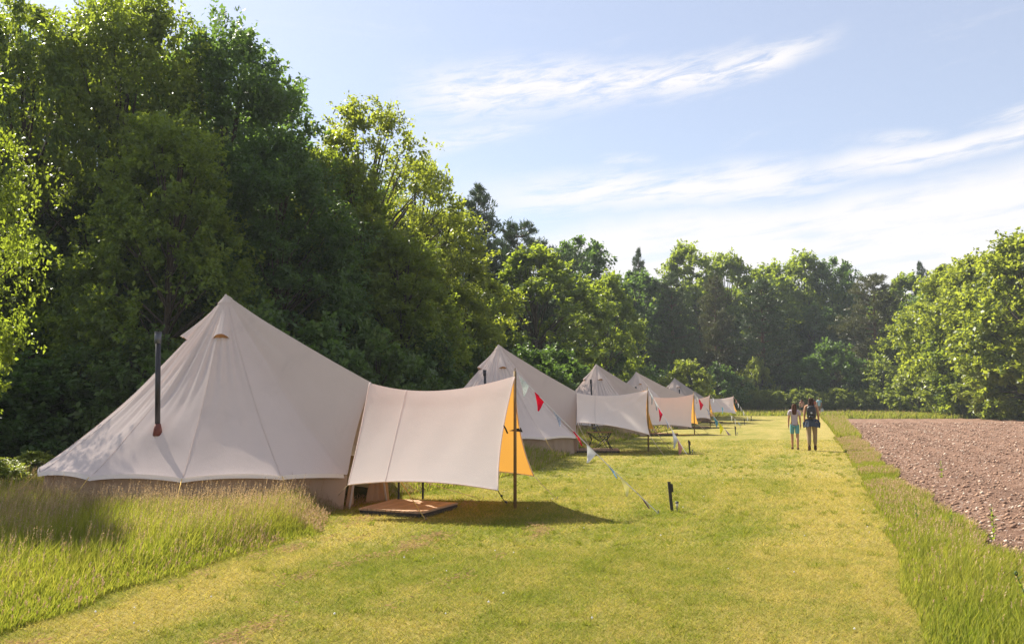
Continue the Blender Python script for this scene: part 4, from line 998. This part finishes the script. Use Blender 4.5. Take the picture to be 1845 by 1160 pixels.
def person(label, loc, rz, H, skinm, top, bottom, shoe, hair, hair_len, step=.10, arms=(.0, .0), sleeve='none', trousers='shorts', build=1.0, backpack=False, tied=False):
    r = thing('person', label, 'person', loc, rz); r.scale = (H/1.7,)*3; b = build
    nd = {'pelvis': ((0, 0, .95), (.125*b, .10*b)), 'waist': ((0, 0, 1.10), (.105*b, .085*b)), 'chest': ((0, 0, 1.28), (.135*b, .10*b)), 'base': ((0, 0, 1.42), (.075, .06)), 'neck': ((0, .005, 1.49), (.046, .046)), 'head': ((0, .015, 1.585), (.078, .088)), 'crown': ((0, .0, 1.645), (.055, .062)), 'nose': ((0, .105, 1.575), (.014, .014))}
    ed = [('pelvis', 'waist'), ('waist', 'chest'), ('chest', 'base'), ('base', 'neck'), ('neck', 'head'), ('head', 'crown'), ('head', 'nose')]
    for s, sn, st, ar in ((-1, 'l', step, arms[0]), (1, 'r', -step, arms[1])):
        nd.update({sn+'hip': ((s*.085*b, 0, .90), .088*b), sn+'knee': ((s*.09, st*.5+.02, .50), .056), sn+'calf': ((s*.09, st*.8-.015, .36), .054*b), sn+'ankle': ((s*.09, st-.02, .09), .036), sn+'toe': ((s*.10, st+.12, .035), (.038, .025)),
          sn+'sho': ((s*.165*b, 0, 1.385), .052), sn+'elb': ((s*.205*b, ar*.5-.02, 1.12), .038), sn+'wri': ((s*.215*b, ar+.03, .90), .026), sn+'palm': ((s*.218*b, ar+.045, .83), (.022, .034))})
        ed += [('pelvis', sn+'hip'), (sn+'hip', sn+'knee'), (sn+'knee', sn+'calf'), (sn+'calf', sn+'ankle'), (sn+'ankle', sn+'toe'), ('base', sn+'sho'), (sn+'sho', sn+'elb'), (sn+'elb', sn+'wri'), (sn+'wri', sn+'palm')]
        for k, (fy, fl) in enumerate(((-.028, .060), (-.010, .075), (.010, .078), (.028, .068))):
            nd[f'{sn}f{k}'] = ((s*.219*b, ar+.045+fy, .80), .009); nd[f'{sn}g{k}'] = ((s*.213*b, ar+.052+fy, .80-fl), .0075); ed += [(sn+'palm', f'{sn}f{k}'), (f'{sn}f{k}', f'{sn}g{k}')]
        nd[sn+'th'] = ((s*.205*b, ar+.085, .80), .010); ed.append((sn+'palm', sn+'th'))
    skin_obj('body', nd, ed, skinm, r)
    if top:
        tn = {'z': ((0, 0, .87), (.155*b, .130*b)), 'a': ((0, 0, .95), (.148*b, .122*b)), 'b': ((0, 0, 1.10), (.122*b, .102*b)), 'c': ((0, 0, 1.28), (.150*b, .118*b)), 'd': ((0, 0, 1.40), (.10, .075))}
        te = [('z', 'a'), ('a', 'b'), ('b', 'c'), ('c', 'd')]
        for s, sn, ar in ((-1, 'l', arms[0]), (1, 'r', arms[1])):
            if sleeve != 'none':
                tn[sn+'s'] = ((s*.17*b, 0, 1.39), .066); tn[sn+'e'] = ((s*.205*b, ar*.3-.01, 1.22), .058); te += [('d', sn+'s'), (sn+'s', sn+'e')]
        skin_obj('shirt', tn, te, top, r)
    if bottom:
        k_ = .48 if trousers == 'shorts' else .13
        bn_ = {'p': ((0, 0, .96), (.138*b, .112*b))}; be = []
        for s, sn, st in ((-1, 'l', step), (1, 'r', -step)):
            bn_[sn+'h'] = ((s*.085*b, 0, .87), .102*b); be.append(('p', sn+'h'))
            bn_[sn+'k'] = ((s*.09, st*.45+.02, .54), .078*b); be.append((sn+'h', sn+'k'))
            if trousers != 'shorts':
                bn_[sn+'c'] = ((s*.09, st*.8-.01, .34), .068*b); bn_[sn+'a'] = ((s*.09, st-.02, .16), .052); be += [(sn+'k', sn+'c'), (sn+'c', sn+'a')]
        skin_obj('trousers' if trousers != 'shorts' else 'shorts', bn_, be, bottom, r)
    for s, st in ((-1, step), (1, -step)):
        hh = .20 if trousers == 'boots' else .09
        skin_obj('shoe', {'a': ((s*.09, st-.03, hh), .046), 'b': ((s*.09, st-.03, .055), .050), 'c': ((s*.10, st+.13, .040), (.046, .034))}, [('a', 'b'), ('b', 'c')], shoe, r)
    hn = {'t': ((0, -.012, 1.66), (.062, .066)), 'm': ((0, -.028, 1.60), (.088, .084)), 'n': ((0, -.045, 1.50), (.100, .055))}; he_ = [('t', 'm'), ('m', 'n')]
    if hair_len > .1: hn['o'] = ((0, -.085, 1.50-hair_len*.5), (.098, .040)); hn['q'] = ((.01, -.10, 1.50-hair_len), (.070, .024)); he_ += [('n', 'o'), ('o', 'q')]
    else: hn['n'] = ((0, -.03, 1.54), (.075, .055))
    skin_obj('hair', hn, he_, hair, r)
    if backpack:
        mb = MB(); n_ = 16
        def bp(u, v):
            a = u*2*math.pi; z = 1.00+.42*v; w_ = .145*(math.sin(math.pi*(v*.86+.08))**.35); e = abs(math.cos(a))**.6*math.copysign(1, math.cos(a)); f_ = abs(math.sin(a))**.6*math.copysign(1, math.sin(a))
            k = 1 if 0 < v < 1 else .001
            return (w_*e*k, -.19+.085*(math.sin(math.pi*(v*.86+.08))**.35)*f_*k, z)
        mb.grid(bp, n_*2, 12); pk = mb.build('backpack', M['black'], r)
        mb = MB(); mb.ball((0, -.275, 1.06), (.09, .035, .055)); mb.build('pocket', M['black'], pk)
        mb = MB(); mb.tube([(.0, -.278, 1.19), (0, -.286, 1.19)], .030, 14); mb.build('badge', FM['white'], pk)
        for s in (-1, 1):
            mb = MB(); mb.tube([(s*.075, -.13, 1.37), (s*.095, -.07, 1.45), (s*.10, .03, 1.44), (s*.115, .125, 1.30), (s*.13, .06, 1.10), (s*.12, -.13, 1.04)], .014, 6); mb.build('strap', M['black'], pk)
    if tied:
        mb = MB(); dn = M['denim']
        def sk(u, v):
            a = -math.pi*.0+u*2*math.pi; z = 1.00-.26*v+.03*math.sin(a*3)*v; rr = .155+.055*v+.012*math.sin(a*9)*v
            back = .5-.5*math.sin(a); z += .13*v*(1-back); return (rr*1.12*math.cos(a), rr*.85*math.sin(a), z)
        mb.grid(sk, 48, 8); mb.build('tied_shirt', dn, r)
        for s in (-1, 1):
            mb = MB(); mb.tube([(s*.18, .02, .97), (s*.235, -.01, .86), (s*.23, 0, .72)], [.03, .034, .022], 8); mb.build('shirt_sleeve', dn, r)
    return r
M['denim'] = pmat('denim', (.045, .058, .088), .3)
hair_b = pmat('brown_hair', (.085, .038, .022), .5); hair_d = pmat('dark_brown_hair', (.05, .024, .016), .5); hair_r = pmat('auburn_hair', (.14, .05, .025), .4)
g1 = G(1433, 811); g2 = G(1464, 813)
def px_h(g, top): 
    q = P(0, top, g.y); return q.z-g.z
person('girl walking away in pale lilac shirt and turquoise shorts on the mown path', (g1.x, g1.y, .014), -.30, px_h(g1, 727)*1.01, SK, pmat('lilac_tee', (.42, .36, .42)), pmat('turquoise_shorts', (.12, .32, .38)), pmat('brown_sandal', (.10, .045, .03)), hair_b, .24, step=.12, sleeve='short', trousers='shorts', build=.95, arms=(.04, -.05))
person('woman walking with a black backpack, denim shirt tied round her waist and brown boots', (g2.x, g2.y, .014), -.32, px_h(g2, 716)*1.01, SK, pmat('grey_vest_top', (.36, .26, .28)), pmat('khaki_trousers', (.26, .19, .11)), pmat('brown_boots', (.075, .035, .022)), hair_d, .26, step=-.13, sleeve='none', trousers='boots', build=1.0, backpack=True, tied=True, arms=(-.03, .05))
for px, top, Y, lb, tcol, bcol, hc_, hl, sl in ((1445, 719, 80, 'woman far ahead with auburn hair and dark skirt, just left of the backpacked woman', (.52, .27, .22), (.03, .035, .03), hair_r, .2, 'short'),
   (1467, 718, 82, 'person in an orange red top far ahead, half hidden by the backpacked woman', (.55, .14, .07), (.10, .07, .05), hair_b, .12, 'short'),
   (1476, 716, 81, 'man in light blue shirt and tan shorts far ahead, carrying a white bag', (.36, .55, .66), (.28, .20, .13), hair_d, .0, 'short')):
    z = gz(Y)+.014; hh = P(px, top, Y).z-z
    person(lb, (XZ(px, Y, 1), Y, z), -.3, hh, SK2, pmat('far_top', tcol), pmat('far_legwear', bcol), pmat('far_shoe', (.12, .08, .06)), hc_, hl, step=.09, sleeve=sl, trousers='shorts')
Y = 80.8; r = thing('carrier_bag', 'small white carrier bag held by the man in the light blue shirt', 'bag', (XZ(1481.5, Y, .8), Y, gz(Y)+.38))
mb = MB(); mb.grid(lambda u, v: ((.10+.05*(1-v))*math.cos(u*6.283), .06*(1.2-v*.6)*math.sin(u*6.283), .30*v), 14, 6); mb.build('bag', FM['white'], r)
mb = MB(); mb.tube([(-.06, 0, .29), (0, 0, .42), (.06, 0, .29)], .008, 5); mb.build('handle', FM['white'], r)

# ------------------------------------------------------------------ light summer haze
def haze():
    m = mat('haze'); t = NT(m); v = t.N.new('ShaderNodeVolumePrincipled'); v.inputs['Color'].default_value = (.85, .92, 1, 1); v.inputs['Density'].default_value = .00045; v.inputs['Anisotropy'].default_value = .0
    o = t.N.new('ShaderNodeOutputMaterial'); t.l(v.outputs[0], o.inputs['Volume'])
    mb = MB(); mb.box((0, 720, 14), (1840, 1600, 42)); h = mb.build('haze', m, smooth=False); h['kind'] = 'stuff'; tag(h, 'thin bright summer haze in the air between the camera and the far trees', 'haze')
haze()
# ------------------------------------------------------------------ weeds in the verge and small things on the lawn
def weed(label, px, py, h, lean=(0, 0), head=False):
    g = G(px, py); r = thing('tall_weed', label, 'weed', (g.x, g.y, 0)); rs = np.random.default_rng(int(px)); top = Vector((lean[0], lean[1], h))
    mb = MB(); mb.tube([(0, 0, 0), top*.5+Vector((.01, 0, .02)), top], [.004, .0035, .002], 5); mb.build('stem', M['weed'], r)
    n = 46; t = .12+.88*rs.random(n); a = rs.random(n)*6.28; pos = np.array([list(top*k) for k in t]); d = np.stack([np.cos(a), np.sin(a), .5+.4*rs.random(n)], 1); sz = (.035+.05*rs.random(n))*(1.2-t*.6)*(h/.4)
    leaves_mesh('foliage', pos, d, np.tile([0, 0, 1.], (n, 1)), sz, sz*.35, rs.random(n), rs.random(n)*.5, LM['lit']).parent = r
    if head: mb = MB(); mb.ball(top, (.013, .013, .018), 8, 6); mb.build('bud', M['weed'], r)
M['weed'] = simple('weed_stem', (.06, .09, .03), .8, .2)
for a in (('leafy weed standing alone in the ploughed field edge, left of the pale stones', 1697, 868, .40), ('tall weed at the verge edge in front of the ploughed soil', 1790, 985, .46), ('budded weed leaning in from the lower right edge', 1862, 1128, .36, (-.10, 0), True), ('dark stemmed weed in the middle of the grass verge', 1652, 955, .30), ('feathery weed in the grass verge near the mown edge', 1715, 962, .30)): weed(*a)
def bits():
    "pale clover heads and dry leaves"
    n = 190; y = sample(n, 5, 26, 1.3); x = (RNG.random(n)*1.3-.65)*y; k = (x > LE(y)-1.2) & (x < RE(y)+.6); x, y = x[k], y[k]; n = len(x)
    s = .005+.006*RNG.random(n); z = .03+.02*RNG.random(n); a = RNG.random(n)*6.28
    base = np.array([(1, 0, 0), (-1, 0, 0), (0, 1, 0), (0, -1, 0), (0, 0, 1), (0, 0, -1)], float); fc = np.array([(0, 2, 4), (2, 1, 4), (1, 3, 4), (3, 0, 4), (2, 0, 5), (1, 2, 5), (3, 1, 5), (0, 3, 5)])
    V = base[None]*s[:, None, None]+np.stack([x, y, z], 1)[:, None]; Fq = (np.arange(n)[:, None, None]*6+fc[None]).reshape(-1, 3)
    o = np_mesh('clover_flowers', V.reshape(-1, 3), Fq, FM['white']); o['kind'] = 'stuff'; tag(o, 'scattered tiny white clover heads in the mown lawn', 'flowers')
bits()
def clippings():
    "dry hay left by the mower, small matted tufts"
    n = 160000; y = sample(n, 5, 13, 1.0); x = LE(y)+RNG.random(n)*3.2; k = clip_mask(x, y) > RNG.random(n)*1.4; x, y = x[k], y[k]; n = len(x)
    a = RNG.random(n)*6.28; l = .010+.018*RNG.random(n); z = .028+.022*RNG.random(n); c, s = np.cos(a)*l, np.sin(a)*l
    V = np.empty((n, 3, 3)); V[:, 0] = np.stack([x-c, y-s, z], 1); V[:, 1] = np.stack([x+c, y+s, z+RNG.normal(0, .012, n)], 1); V[:, 2] = np.stack([x-s*.12, y+c*.12, z+.006], 1)
    o = np_mesh('grass_clippings', V.reshape(-1, 3), np.arange(n*3).reshape(-1, 3), M['seed'], attrs={'rnd': ('FACE', RNG.random(n)*.6), 'hgt': ('FACE', RNG.random(n)*.5)}); o['kind'] = 'stuff'
    tag(o, 'dry brown grass clippings left in broken swathes on the lower left lawn', 'clippings')
clippings()
